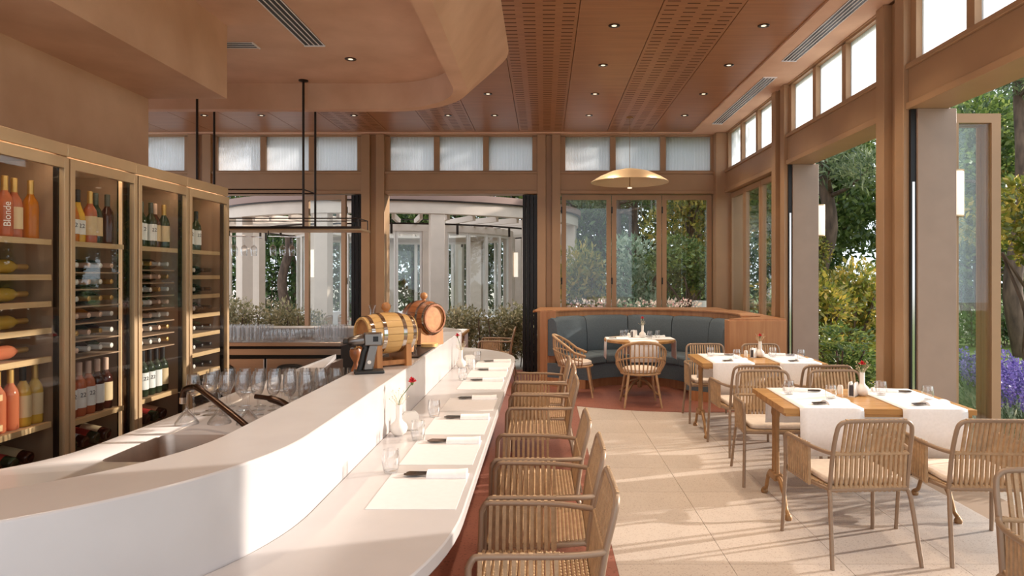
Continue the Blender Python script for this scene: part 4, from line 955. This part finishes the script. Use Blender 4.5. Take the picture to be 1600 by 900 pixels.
def round_runner(u, rz, label, ln):
    mb = MB(); w_ = 0.36; k = 6; h = ln/2; z = 0.75
    prof = [(-h-0.01, z-0.26), (-h-0.004, z-0.02), (-h+0.004, z+0.002), (h-0.004, z+0.002), (h+0.004, z-0.02), (h+0.012, z-0.26)]; n = len(prof)
    vv = [(-w_/2+w_*i/k, y, zz) for i in range(k+1) for y, zz in prof]
    mb.add(vv, [(i*n+j, (i+1)*n+j, (i+1)*n+j+1, i*n+j+1) for i in range(k) for j in range(n-1)], True)
    o = mb.build('table_runner', M['linen'], None, (1.28, 9.15, 0), rz); s_ = o.modifiers.new('cloth', 'SOLIDIFY'); s_.thickness = 0.0025; s_.offset = 1
    tag(o, label, 'runner')
round_runner(0, 0, 'white runner hanging towards the wicker chairs on the round booth table', 0.90)
o = bpy.data.objects[-1] if False else None
round_runner(0, PI/2, 'white runner laid across the round booth table with ends over seats', 0.90)
bpy.data.objects['table_runner.%03d' % (len([x for x in bpy.data.objects if x.name.startswith('table_runner')])-1)].location.z = 0.003
for k, (dx, dy) in enumerate(((-0.22, 0.08), (-0.15, 0.17), (0.13, -0.06), (0.25, 0.05))): single(TB, 'water_glass', 'clear stemless glass on the round booth table', 'glass', (1.28+dx, 9.15+dy, 0.7565), 'glasses on the round booth table')
flower_vase(1.33, 9.22, 0.7565, 'white bulb vase in the middle of '+TR, 0.5, 0.0, 0.10, 'on '+TR)
holder(1.22, 9.26, 0.7565, 'white napkin holder in the middle of '+TR, 0.8); shaker(1.14, 9.2, 0.7565, 'white salt shaker in the middle of '+TR)
napkin(0.98, 9.10, 0.7565, 'rolled white napkin on the round booth table, bar side', 0.2); napkin(1.50, 9.30, 0.7565, 'rolled white napkin on the round booth table, garden side', 0.1)
# wicker tub chairs
def wicker_chair(x, y, rz, label):
    t = thing('wicker_chair', label, 'chair', (x, y, 0), rz)
    rim = []
    for i in range(25):
        a = math.radians(-35-290*i/24+ (0)); 
        a = math.radians(-25+(-130)*0+230*i/24-0) if False else math.radians(35-250*i/24)
        f = max(0, -math.sin(a))                            # highest at the back (-y)
        rim.append((0.30*math.cos(a), 0.28*math.sin(a)-0.02, 0.60+0.20*f**0.8 if f > 0 else 0.60-0.10*math.sin(a)))
    MB().tube(rim, 0.018, 8).build('rim', M['wicker'], t)
    low = [(0.235*math.cos(math.radians(360*i/24)), 0.225*math.sin(math.radians(360*i/24)), 0.40) for i in range(24)]
    MB().tube(low, 0.014, 8, closed=True).build('seat_ring', M['wicker'], t)
    mid = []
    for k in range(23):
        i = 1+k; p = Vector(rim[i]); ang = math.atan2(p.y+0.02, p.x)
        q = Vector((0.235*math.cos(ang), 0.225*math.sin(ang), 0.40)); m_ = p.lerp(q, 0.5); m_.x *= 1.10; m_.y = m_.y*1.10
        mid.append(p.lerp(q, 0.45)*1.0+Vector((0.03*math.cos(ang), 0.03*math.sin(ang), 0)))
        MB().tube(bez([p, m_, q], 4), 0.0085, 6).build('cane_rib', M['wicker'], t)
    MB().tube(mid, 0.009, 6).build('mid_band', M['wicker'], t)
    mb = MB()
    MB().lathe([(0, 0.40), (0.225, 0.40), (0.225, 0.408), (0, 0.41)], 24).build('seat', M['wicker'], t)
    MB().lathe([(0, 0.411), (0.20, 0.411), (0.218, 0.425), (0.215, 0.455), (0.19, 0.468), (0, 0.472)], 28).build('seat_cushion', M['cushion'], t)
    for sx in (-1, 1):
        for sy in (-1, 1):
            MB().tube([(sx*0.165, sy*0.165, 0.40), (sx*0.225, sy*0.235, 0.0)], [0.017, 0.012], 8).build('leg', M['wicker'], t)
    return t
wicker_chair(0.42, 9.12, -PI/2-0.1, 'round wicker tub chair at the booth, sideways by its oak end panel')
wicker_chair(1.19, 8.42, 0.0, 'round wicker tub chair with its open back to the tiled floor, before the booth')
# ---------------------------------------------------------------- pendant and wall lamps
pd = thing('pendant_lamp', 'wide shallow golden dish pendant lamp hanging above the booth', 'lamp', (1.265, 10.07, 3.0))
MB().tube([(0, 0, 0.14), (0, 0, 0.93)], 0.004, 6).build('cord', M['brass'], pd)
MB().lathe([(0.05, 0.93), (0.05, 0.915), (0.012, 0.905)], 18).build('ceiling_rose', M['brass'], pd)
MB().lathe([(0.0, 0.16), (0.10, 0.155), (0.28, 0.115), (0.45, 0.04), (0.56, -0.03), (0.575, -0.035), (0.57, -0.028), (0.45, 0.048), (0.28, 0.124), (0.10, 0.164), (0, 0.169)], 48).build('shade', M['lampdish'], pd)
MB().tube([(0, 0, 0.16), (0, 0, -0.10)], 0.008, 8).build('stem', M['brass'], pd)
MB().lathe([(0.0, -0.10), (0.03, -0.105), (0.035, -0.118), (0.0, -0.122)], 18).build('diffuser', M['lamp_on'], pd)
def wall_lamp(x, y, z, label, h=0.36):
    t = thing('wall_lamp', label, 'lamp', (x, y, z))
    MB().lathe([(0.062, -h/2), (0.066, -h/2+0.004), (0.066, h/2-0.004), (0.062, h/2)], 20).build('shade', M['shade_on'], t)
    for s in (-1, 1): MB().lathe([(0, s*h/2), (0.068, s*h/2), (0.068, s*(h/2+0.012)), (0, s*(h/2+0.012))], 20).build('end_cap', M['champagne'], t)
    MB().box(-0.14, -0.06, -0.02, 0.02, -0.05, 0.05).build('bracket', M['champagne'], t)
for y, lb in ((8.36, 'cream cylinder wall lamp outside the garden doorway nearest the booth'), (5.60, 'cream cylinder wall lamp outside, by the folded glass door')):
    wall_lamp(XR+0.34+0.09, y, 2.27, lb)
# ---------------------------------------------------------------- outside
gr = tag(MB().box(-60, 90, YB+0.35, 90, -0.3, -0.06).build('ground_back', M['paving']), kind='structure')
tag(MB().box(XR+0.35, 90, -30, YB+0.35, -0.3, -0.06).build('ground_right', M['paving']), kind='structure')
tag(MB().prism([(5.2, -20), (90, -20), (90, 88), (2.5, 88), (2.2, 24), (3.6, 15), (5.2, 12.0)], -0.055, -0.03).build('lawn', M['grass']), 'short green lawn beyond the garden doors', 'grass', kind='stuff')
tag(MB().band([(9, 2), (9.3, 9), (11.5, 15), (16, 20), (40, 30)], [(10.6, 2), (10.9, 8.4), (13, 13.6), (17, 18.2), (40, 27.5)], -0.05, -0.022).build('garden_path', M['pathpav']), 'pale paved garden path curving through the lawn', 'path')
NR = np.random.default_rng(11)
def leaves(n, blobs, size, aspect=2.0, up=0.3):
    """n leaf blades (folded quads) scattered through ellipsoids, denser at their surface"""
    wts = np.array([b[3]*b[4]*b[5] for b in blobs])**0.75; wts /= wts.sum()
    idx = NR.choice(len(blobs), n, p=wts); B = np.array([b[:6] for b in blobs])[idx]
    d = NR.normal(size=(n, 3)); d /= np.linalg.norm(d, axis=1)[:, None]
    r = NR.uniform(0.25, 1.0, (n, 1))**0.5
    c = B[:, :3]+d*r*B[:, 3:6]
    t = d*0.7+NR.normal(size=(n, 3))*0.8; t[:, 2] += up; t /= np.linalg.norm(t, axis=1)[:, None]
    s = np.cross(t, NR.normal(size=(n, 3))); s /= np.linalg.norm(s, axis=1)[:, None]
    L_ = size*NR.uniform(0.6, 1.3, (n, 1)); W_ = L_/aspect/2
    v = np.stack([c, c+t*L_*0.5+s*W_, c+t*L_, c+t*L_*0.5-s*W_], 1).reshape(-1, 3)
    f = np.arange(n*4).reshape(-1, 4)
    return v, f
def leafmesh(name, m, *sets):
    v = np.concatenate([s[0] for s in sets]); n = len(v)//4
    me_ = bpy.data.meshes.new(name); me_.vertices.add(len(v)); me_.vertices.foreach_set('co', v.astype('f').ravel())
    me_.loops.add(n*4); me_.loops.foreach_set('vertex_index', np.arange(n*4, dtype='i'))
    me_.polygons.add(n); me_.polygons.foreach_set('loop_start', np.arange(0, n*4, 4, dtype='i')); me_.polygons.foreach_set('loop_total', np.full(n, 4, 'i'))
    me_.materials.append(m); me_.update(calc_edges=True); return me_
rg = random.Random(21)
def tree_mesh(kind, seed):
    r = random.Random(seed)
    mb = MB(); blobs = []
    if kind == 'pine':
        H = 9.5; pts = [(0,0,-0.1)]; x = y = 0
        for k in range(1, 7): x += r.uniform(-0.25, 0.25); y += r.uniform(-0.2, 0.2); pts.append((x, y, H*k/7))
        mb.tube(bez(pts, 4), [0.20-0.13*i/24 for i in range(25)], 9)
        for k in range(11):
            z = H*r.uniform(0.35, 0.98); a = r.uniform(0, 2*PI); l = r.uniform(0.9, 2.3)*(1.15-z/H*0.5)
            t0 = (pts[min(6, int(z/H*7))][0], pts[min(6, int(z/H*7))][1], z); e = (t0[0]+l*math.cos(a), t0[1]+l*math.sin(a), z+r.uniform(0.1, 0.7))
            mb.tube(bez([t0, ((t0[0]+e[0])/2, (t0[1]+e[1])/2, z+0.1), e], 4), [0.06-0.045*i/8 for i in range(9)], 6)
            for q in range(3): blobs.append((e[0]+r.uniform(-0.5, 0.5), e[1]+r.uniform(-0.5, 0.5), e[2]+r.uniform(-0.1, 0.3), r.uniform(0.5, 0.9), r.uniform(0.5, 0.9), r.uniform(0.22, 0.4)))
        lv = leaves(7500, blobs, 0.20, 5.0, 0.5)
    elif kind == 'round':
        H = 3.0; mb.tube(bez([(0,0,-0.1), (0.08, 0, 1.0), (-0.05, 0.06, 2.0), (0.05, 0, 3.2)], 4), [0.14-0.08*i/12 for i in range(13)], 8)
        for k in range(16): 
            a = r.uniform(0, 2*PI); d = r.uniform(0.2, 1.5); z = r.uniform(2.0, 5.6); d *= 1.0 if z < 4.5 else 0.6
            e = (d*math.cos(a), d*math.sin(a), z)
            mb.tube([(0, 0, min(z-0.5, 3.0)), e], [0.04, 0.012], 5)
            blobs.append((*e, r.uniform(0.6, 1.0), r.uniform(0.6, 1.0), r.uniform(0.5, 0.8)))
        lv = leaves(9000, blobs, 0.17, 2.0, 0.2)
    elif kind == 'small':
        for k in range(4):
            a = k*1.6+r.uniform(-0.3, 0.3); mb.tube(bez([(0,0,-0.05), (0.12*math.cos(a), 0.12*math.sin(a), 0.5), (0.08*math.cos(a+1), 0.1*math.sin(a+1), 1.0), (0.45*math.cos(a), 0.45*math.sin(a), 1.7)], 4), [0.045-0.03*i/12 for i in range(13)], 6)
        for k in range(9): a = r.uniform(0, 2*PI); d = r.uniform(0.1, 0.7); blobs.append((d*math.cos(a), d*math.sin(a), r.uniform(1.4, 2.4), 0.4, 0.4, 0.26))
        lv = leaves(3200, blobs, 0.10, 2.0, 0.3)
    elif kind == 'shrub':
        for k in range(9): a = r.uniform(0, 2*PI); mb.tube(bez([(0,0,-0.08), (0.15*math.cos(a), 0.15*math.sin(a), 0.4), (0.4*math.cos(a), 0.4*math.sin(a), 1.1)], 4), 0.012, 5)
        for k in range(12): a = r.uniform(0, 2*PI); d = r.uniform(0.0, 0.5); blobs.append((d*math.cos(a), d*math.sin(a), r.uniform(0.2, 1.35), 0.32, 0.32, 0.30))
        lv = leaves(3600, blobs, 0.10, 2.4, 0.5)
    return mb.mesh('trunk', M['bark']), lv
TM = {}
def tree(kind, seed, leafm, loc, label, cat='tree', scale=1.0, rz=0.0, group=None, name=None):
    key = (kind, seed, leafm)
    if key not in TM:
        tm, lv = tree_mesh(kind, seed); TM[key] = (tm, leafmesh('foliage', M[leafm], lv))
    t = thing(name or {'pine': 'pine_tree', 'round': 'leafy_tree', 'small': 'small_tree', 'shrub': 'garden_shrub'}[kind], label, cat, (loc[0], loc[1], -0.05), rz, group)
    t.scale = (scale if isinstance(scale, tuple) else (scale,)*3)
    place(TM[key][0], 'trunk', t); place(TM[key][1], 'foliage', t); return t
# right garden
tree('pine', 1, 'leaf_pine', (9.6, 13.6), 'tall pine with leaning trunk seen past the folded glass door', scale=1.0, rz=0.4)
tree('pine', 2, 'leaf_pine', (6.4, 15.2), 'tall pine with bent branch behind the yellow-green shrubs', scale=1.0, rz=2.0)
tree('round', 3, 'leaf_yellow', (5.7, 15.2), 'yellow-green leafy tree between the shrub and the pines', scale=(0.5, 0.5, 0.5))
tree('round', 4, 'leaf_mid', (10.6, 16.6), 'green leafy tree on the lawn behind the leaning pine', scale=1.0, rz=1.0)
tree('small', 5, 'leaf_yellow', (6.6, 9.2), 'small ornamental tree with bare twisted stems on the lawn', scale=1.15)
tree('shrub', 6, 'leaf_yellow', (4.05, 10.3), 'bright yellow-green shrub right outside the garden doorway', 'shrub', (1.25, 1.25, 1.05))
tree('shrub', 7, 'leaf_mid', (3.95, 9.1), 'leafy green shrub low beside the garden doorway', 'shrub', (1.0, 1.0, 0.62), 1.0)
tree('shrub', 6, 'leaf_yellow', (5.1, 11.4), 'golden shrub behind the bright shrub by the path', 'shrub', 1.2, 2.2)
tree('shrub', 7, 'leaf_dark', (5.0, 8.2), 'dark green low shrub between doorway and lavender', 'shrub', (0.9, 0.9, 0.45), 0.4)
tree('round', 8, 'leaf_mid', (8.0, 19.5), 'broad green tree far behind the garden path', scale=1.2)
tree('round', 3, 'leaf_yellow', (13.5, 19.5), 'yellowish leafy tree far right across the lawn', scale=1.1, rz=2.0)
tree('round', 4, 'leaf_dark', (15.5, 24.0), 'dark leafy tree at the end of the lawn', scale=1.4, rz=0.7)
# lavender clumps
def lavender(x, y, s, label, grp):
    t = thing('lavender_bush', label, 'lavender', (x, y, -0.04), rg.uniform(0, 6), grp); t.scale = (s, s, s)
    if 'lav' not in TM:
        bl = leaves(1100, [(0, 0, 0.22, 0.42, 0.42, 0.22)], 0.12, 5, 0.9)
        sp = leaves(1500, [(0.36*math.cos(k*2.4)*math.sqrt(k/34), 0.36*math.sin(k*2.4)*math.sqrt(k/34), 0.62+0.08*math.sin(k*5), 0.016, 0.016, 0.11) for k in range(34)], 0.03, 1.6, 0.6)
        st = MB()
        for k in range(34): st.tube([(0, 0, 0.05), (0.36*math.cos(k*2.4)*math.sqrt(k/34), 0.36*math.sin(k*2.4)*math.sqrt(k/34), 0.56+0.08*math.sin(k*5))], 0.003, 4)
        TM['lav'] = (st.mesh('stems', M['stem']), leafmesh('foliage', M['leaf_silver'], bl), leafmesh('blooms', M['lavender'], sp))
    for nm, me_ in zip(('stems', 'foliage', 'blooms'), TM['lav']): place(me_, nm, t)
for x, y in ((4.55, 6.55), (4.75, 6.9), (4.85, 7.35), (5.0, 7.7), (5.2, 7.1), (5.45, 7.6), (4.35, 6.1), (4.4, 5.6)): lavender(x, y, rg.uniform(0.85, 1.05), 'purple lavender clump outside the folded glass door', 'lavender by the folded door')
# low hedges
def hedge(x0, x1, y0, y1, h, leafm, label, n=9000, size=0.07, flowers=0):
    t = thing('hedge', label, 'hedge', ((x0+x1)/2, (y0+y1)/2, -0.05)); W, D_ = x1-x0, y1-y0
    hh = 0.24 if h < 2 else 0.5
    bl = [(rg.uniform(-W/2+0.15, W/2-0.15), rg.uniform(-D_/2+0.12, D_/2-0.12), rg.uniform(0.2, h-0.15), 0.28*hh/0.24, 0.22*hh/0.24, hh) for _ in range(int(28*W))]
    place(leafmesh('foliage', M[leafm], leaves(n, bl, size, 2.2, 0.5)), 'foliage', t)
    st = MB()
    for _ in range(int(10*W)): x, y = rg.uniform(-W/2+0.1, W/2-0.1), rg.uniform(-D_/2+0.1, D_/2-0.1); st.tube([(x, y, 0), (x+rg.uniform(-0.1, 0.1), y+rg.uniform(-0.1, 0.1), h*0.8)], 0.01, 4)
    st.build('branches', M['bark'], t)
    if flowers: place(leafmesh('blooms', M['pink'], leaves(flowers, [(b[0], b[1], h-0.1, 0.3, 0.3, 0.15) for b in bl[:20]], 0.06, 1.3, 0.2)), 'blooms', t)
hedge(-6.8, -3.9, 11.9, 12.7, 1.18, 'leaf_olive', 'olive-grey hedge outside the opening behind the back counter', 11000)
hedge(-3.7, -2.2, 12.3, 12.9, 0.85, 'leaf_olive', 'low pale hedge outside behind the wall post', 5000, flowers=300)
hedge(-2.1, 0.2, 11.75, 12.6, 1.12, 'leaf_olive', 'olive-grey hedge outside the opening at the end of the bar', 11000)
hedge(0.35, 2.9, 12.4, 13.2, 1.15, 'leaf_silver', 'flowering pale hedge below the windows behind the booth', 9000, flowers=900)
hedge(6.4, 16, 15.2, 16.2, 1.0, 'leaf_dark', 'clipped dark hedge along the garden path', 12000, 0.11)
hedge(-14, 12, 26.2, 27.6, 3.4, 'leaf_dark', 'long tall dark hedge behind the round pavilion', 26000, 0.24)
hedge(12.5, 34, 24, 25.5, 2.6, 'leaf_dark', 'tall dark hedge closing the far side of the lawn', 16000, 0.26)
# shrubs and trees behind the booth windows
tree('shrub', 6, 'leaf_yellow', (0.75, 13.9), 'yellow-green shrub outside the booth window next to the wall post', 'shrub', (1.2, 1.2, 1.45), 1.0)
tree('shrub', 7, 'leaf_silver', (1.95, 14.6), 'silvery rounded shrub outside the middle booth window', 'shrub', (1.3, 1.3, 1.55))
tree('small', 5, 'leaf_mid', (3.0, 14.3), 'small potted-looking tree with bare stems outside the booth corner window', scale=(1.1, 1.1, 0.95), rz=1.0)
tree('round', 3, 'leaf_yellow', (3.5, 16.4), 'yellow-leaved tree filling the booth window next to the corner', scale=(0.7, 0.7, 0.85), rz=1.2)
tree('shrub', 7, 'leaf_mid', (2.6, 15.9), 'green shrub behind the silvery shrub', 'shrub', (1.2, 1.2, 1.3), 2.0)
for k, (x, y, kd, sd_, lm, sc_) in enumerate(((2.2, 20.3, 'pine', 1, 'leaf_dark', 0.95), (2.9, 22, 'pine', 2, 'leaf_pine', 1.05), (4.6, 21, 'pine', 1, 'leaf_dark', 1.0), (2.0, 26, 'round', 4, 'leaf_dark', 1.5), (5.6, 26, 'round', 4, 'leaf_dark', 1.5), (-1.5, 30, 'round', 8, 'leaf_mid', 1.6), (-6, 31, 'round', 4, 'leaf_dark', 1.6), (-11, 30, 'round', 8, 'leaf_mid', 1.5), (-9.5, 25.5, 'pine', 2, 'leaf_dark', 1.0), (0.4, 25, 'pine', 2, 'leaf_pine', 1.0), (9, 28, 'round', 8, 'leaf_mid', 1.7), (-3.5, 28, 'round', 3, 'leaf_mid', 1.3), (13, 31, 'round', 4, 'leaf_dark', 1.7), (18, 29, 'round', 8, 'leaf_mid', 1.7), (23, 28, 'round', 4, 'leaf_dark', 1.8), (20, 22, 'round', 3, 'leaf_mid', 1.3), (28, 31, 'round', 8, 'leaf_mid', 2.0), (-8, 28.5, 'round', 8, 'leaf_dark', 1.5), (-15, 29, 'round', 4, 'leaf_dark', 1.6))):
    tree(kd, sd_, lm, (x, y), ['tall pine standing in the wood behind the booth windows', 'broad leafy tree in the wood behind the pavilion and booth'][kd != 'pine'], scale=sc_, rz=k*1.1, group=['pines in the wood behind', 'leafy trees in the wood behind'][kd != 'pine'])
# ---------------------------------------------------------------- round pavilion
PC = (-4.0, 20.0)
pv = thing('round_pavilion', 'round pale pavilion with curved fascia, pergola roof and glazed hall', 'building', (PC[0], PC[1], 0))
def cring(r0, r1, z0, z1, n=72): return MB().band(arc(0, 0, r0, 0, 360-360/n, n-1), arc(0, 0, r1, 0, 360-360/n, n-1), z0, z1, closed=True)
cring(4.72, 5.0, 2.98, 3.24).build('fascia', M['concrete'], pv); cring(4.70, 5.06, 3.24, 3.27).build('shadow_gap', M['iron'], pv); cring(4.66, 5.08, 3.27, 3.42).build('coping', M['brownband'], pv)
for k in range(12):
    a = math.radians(15+30*k+4); x, y = 4.84*math.cos(a), 4.84*math.sin(a)
    MB().box(-0.16, 0.16, -0.13, 0.13, -0.06, 2.98).build('column', M['concrete'], pv, (x, y, 0), a+PI/2, 0.006)
for k in range(48):
    a = 2*PI*k/48
    MB().box(3.05, 4.75, -0.035, 0.035, 2.87, 3.0).build('pergola_beam', M['pergola'], pv, (0, 0, 0), a)
cring(2.95, 3.10, 2.70, 2.87).build('hall_fascia', M['concrete'], pv)
cring(2.2, 2.95, 2.80, 2.86).build('hall_roof', M['concrete'], pv)
cring(3.98, 4.02, 2.80, 2.84).build('track_rail', M['iron'], pv)
for k in range(16):
    a = math.radians(22.5*k+6)
    MB().lathe([(0.03, 2.58), (0.03, 2.80)], 8, (4.0*math.cos(a), 4.0*math.sin(a), 0), True, True).build('track_spot', M['iron'], pv)
NS = 30
for k in range(NS):
    a0, a1 = 2*PI*k/NS, 2*PI*(k+1)/NS; am = (a0+a1)/2; wd = 2*3.02*math.sin(PI/NS)
    if k % 5 == 4: MB().box(-wd/2, wd/2, -0.12, 0.12, -0.06, 2.70).build('pier', M['concrete'], pv, (3.02*math.cos(am), 3.02*math.sin(am), 0), am+PI/2); continue
    mb = MB(); h = wd/2
    mb.box(-h, -h+0.05, -0.03, 0.03, -0.06, 2.70).box(h-0.05, h, -0.03, 0.03, -0.06, 2.70).box(-h+0.05, h-0.05, -0.03, 0.03, 2.63, 2.70).box(-h+0.05, h-0.05, -0.03, 0.03, -0.06, 0.02)
    d = mb.build('door_leaf', M['whiteframe'], pv, (3.02*math.cos(am), 3.02*math.sin(am), 0), am+PI/2)
    MB().box(-h+0.05, h-0.05, -0.005, 0.005, 0.02, 2.63).build('pane', M['glass'], d)
for k in range(NS):
    if k % 5 == 4:
        am = 2*PI*(k+0.5)/NS; MB().lathe([(0.06, 1.55), (0.06, 2.25)], 10, (3.21*math.cos(am), 3.21*math.sin(am), 0), True, True).build('lamp', M['shade_on'], pv)
# fence of flat posts above the pavilion roof edge
for k in range(60):
    a = 2*PI*k/60; MB().box(-0.012, 0.012, -0.012, 0.012, 3.42, 3.62).build('roof_rail_post', M['iron'], pv, (4.8*math.cos(a), 4.8*math.sin(a), 0), a)
cring(4.78, 4.82, 3.60, 3.63).build('roof_rail', M['iron'], pv)
# pavilion terrace tables with white cloths
for k, (x, y) in enumerate(((-7.4, 14.0), (-5.3, 13.8), (-3.2, 14.0), (-1.1, 14.1), (-5.3, 16.0), (-3.0, 15.95))):
    t = thing('terrace_table', 'white-clothed square table set on the pavilion terrace', 'table', (x, y, -0.06), rg.uniform(-0.2, 0.2), 'terrace tables outside')
    MB().box(-0.4, 0.4, -0.4, 0.4, 0.77, 0.80).build('table_top', M['oak'], t); MB().box(-0.41, 0.41, -0.41, 0.41, 0.50, 0.804).build('cloth', M['linen'], t)
    MB().lathe([(0.2, 0.0), (0.2, 0.03), (0.03, 0.06), (0.03, 0.77)], 12).build('pedestal', M['iron'], t)
    for j in range(2): single(TB, 'terrace_glass', 'clear glass on a white-clothed terrace table', 'glass', (x-0.15+0.3*j, y-0.1, 0.744), 'glasses on terrace tables')
    for s in (-1, 1):
        c = thing('terrace_chair', 'grey terrace chair at a white-clothed table outside', 'chair', (x+s*0.68, y, -0.06), s*PI/2, 'terrace chairs outside')
        MB().box(-0.24, 0.24, -0.24, 0.24, 0.42, 0.46).build('seat', M['tube'], c, bev=0.01)
        MB().tube(bez([(-0.24, -0.22, 0.44), (-0.25, -0.26, 0.8), (0, -0.29, 0.84), (0.25, -0.26, 0.8), (0.24, -0.22, 0.44)], 4), 0.016, 6).build('back_hoop', M['tube'], c)
        for sx in (-1, 1):
            for sy in (-1, 1): MB().tube([(sx*0.2, sy*0.2, 0.43), (sx*0.23, sy*0.24, 0)], 0.014, 6).build('leg', M['tube'], c)
        for q in range(7): MB().box(-0.18+q*0.06-0.012, -0.18+q*0.06+0.012, -0.275, -0.262, 0.45, 0.81).build('back_strap', M['rope'], c)
# stone dome and wall seen over the shrubs
sw = thing('stone_mound', 'pale dry-stone rockery mound across the lawn behind shrubs', 'rockery', (9.4, 19.0, -0.05))
for k in range(70):
    a = rg.uniform(0, PI*2); z = rg.uniform(0, 1.25); r = 1.9*math.sqrt(max(0.05, 1-(z/1.5)**2)); s_ = rg.uniform(0.16, 0.3)
    mb = MB(); bm = bmesh.new(); bmesh.ops.create_icosphere(bm, subdivisions=1, radius=s_)
    for v in bm.verts: v.co *= rg.uniform(0.8, 1.15)
    me_ = bpy.data.meshes.new('stone'); bm.to_mesh(me_); bm.free(); me_.materials.append(M['stone'])
    place(me_, 'stone', sw, (r*math.cos(a), r*math.sin(a), z))
MB().lathe([(1.85, 0), (1.75, 0.6), (1.3, 1.0), (0, 1.25)], 20).build('core', M['soil'], sw)
pt = thing('white_planter', 'tall white cylinder planter outside the booth corner window', 'planter', (3.12, 13.6, -0.06))
MB().lathe([(0.0, 0), (0.15, 0), (0.17, 1.15), (0.15, 1.15), (0.14, 1.05)], 20).build('pot', M['ceramic'], pt); MB().lathe([(0, 1.08), (0.145, 1.08)], 16).build('soil', M['soil'], pt)
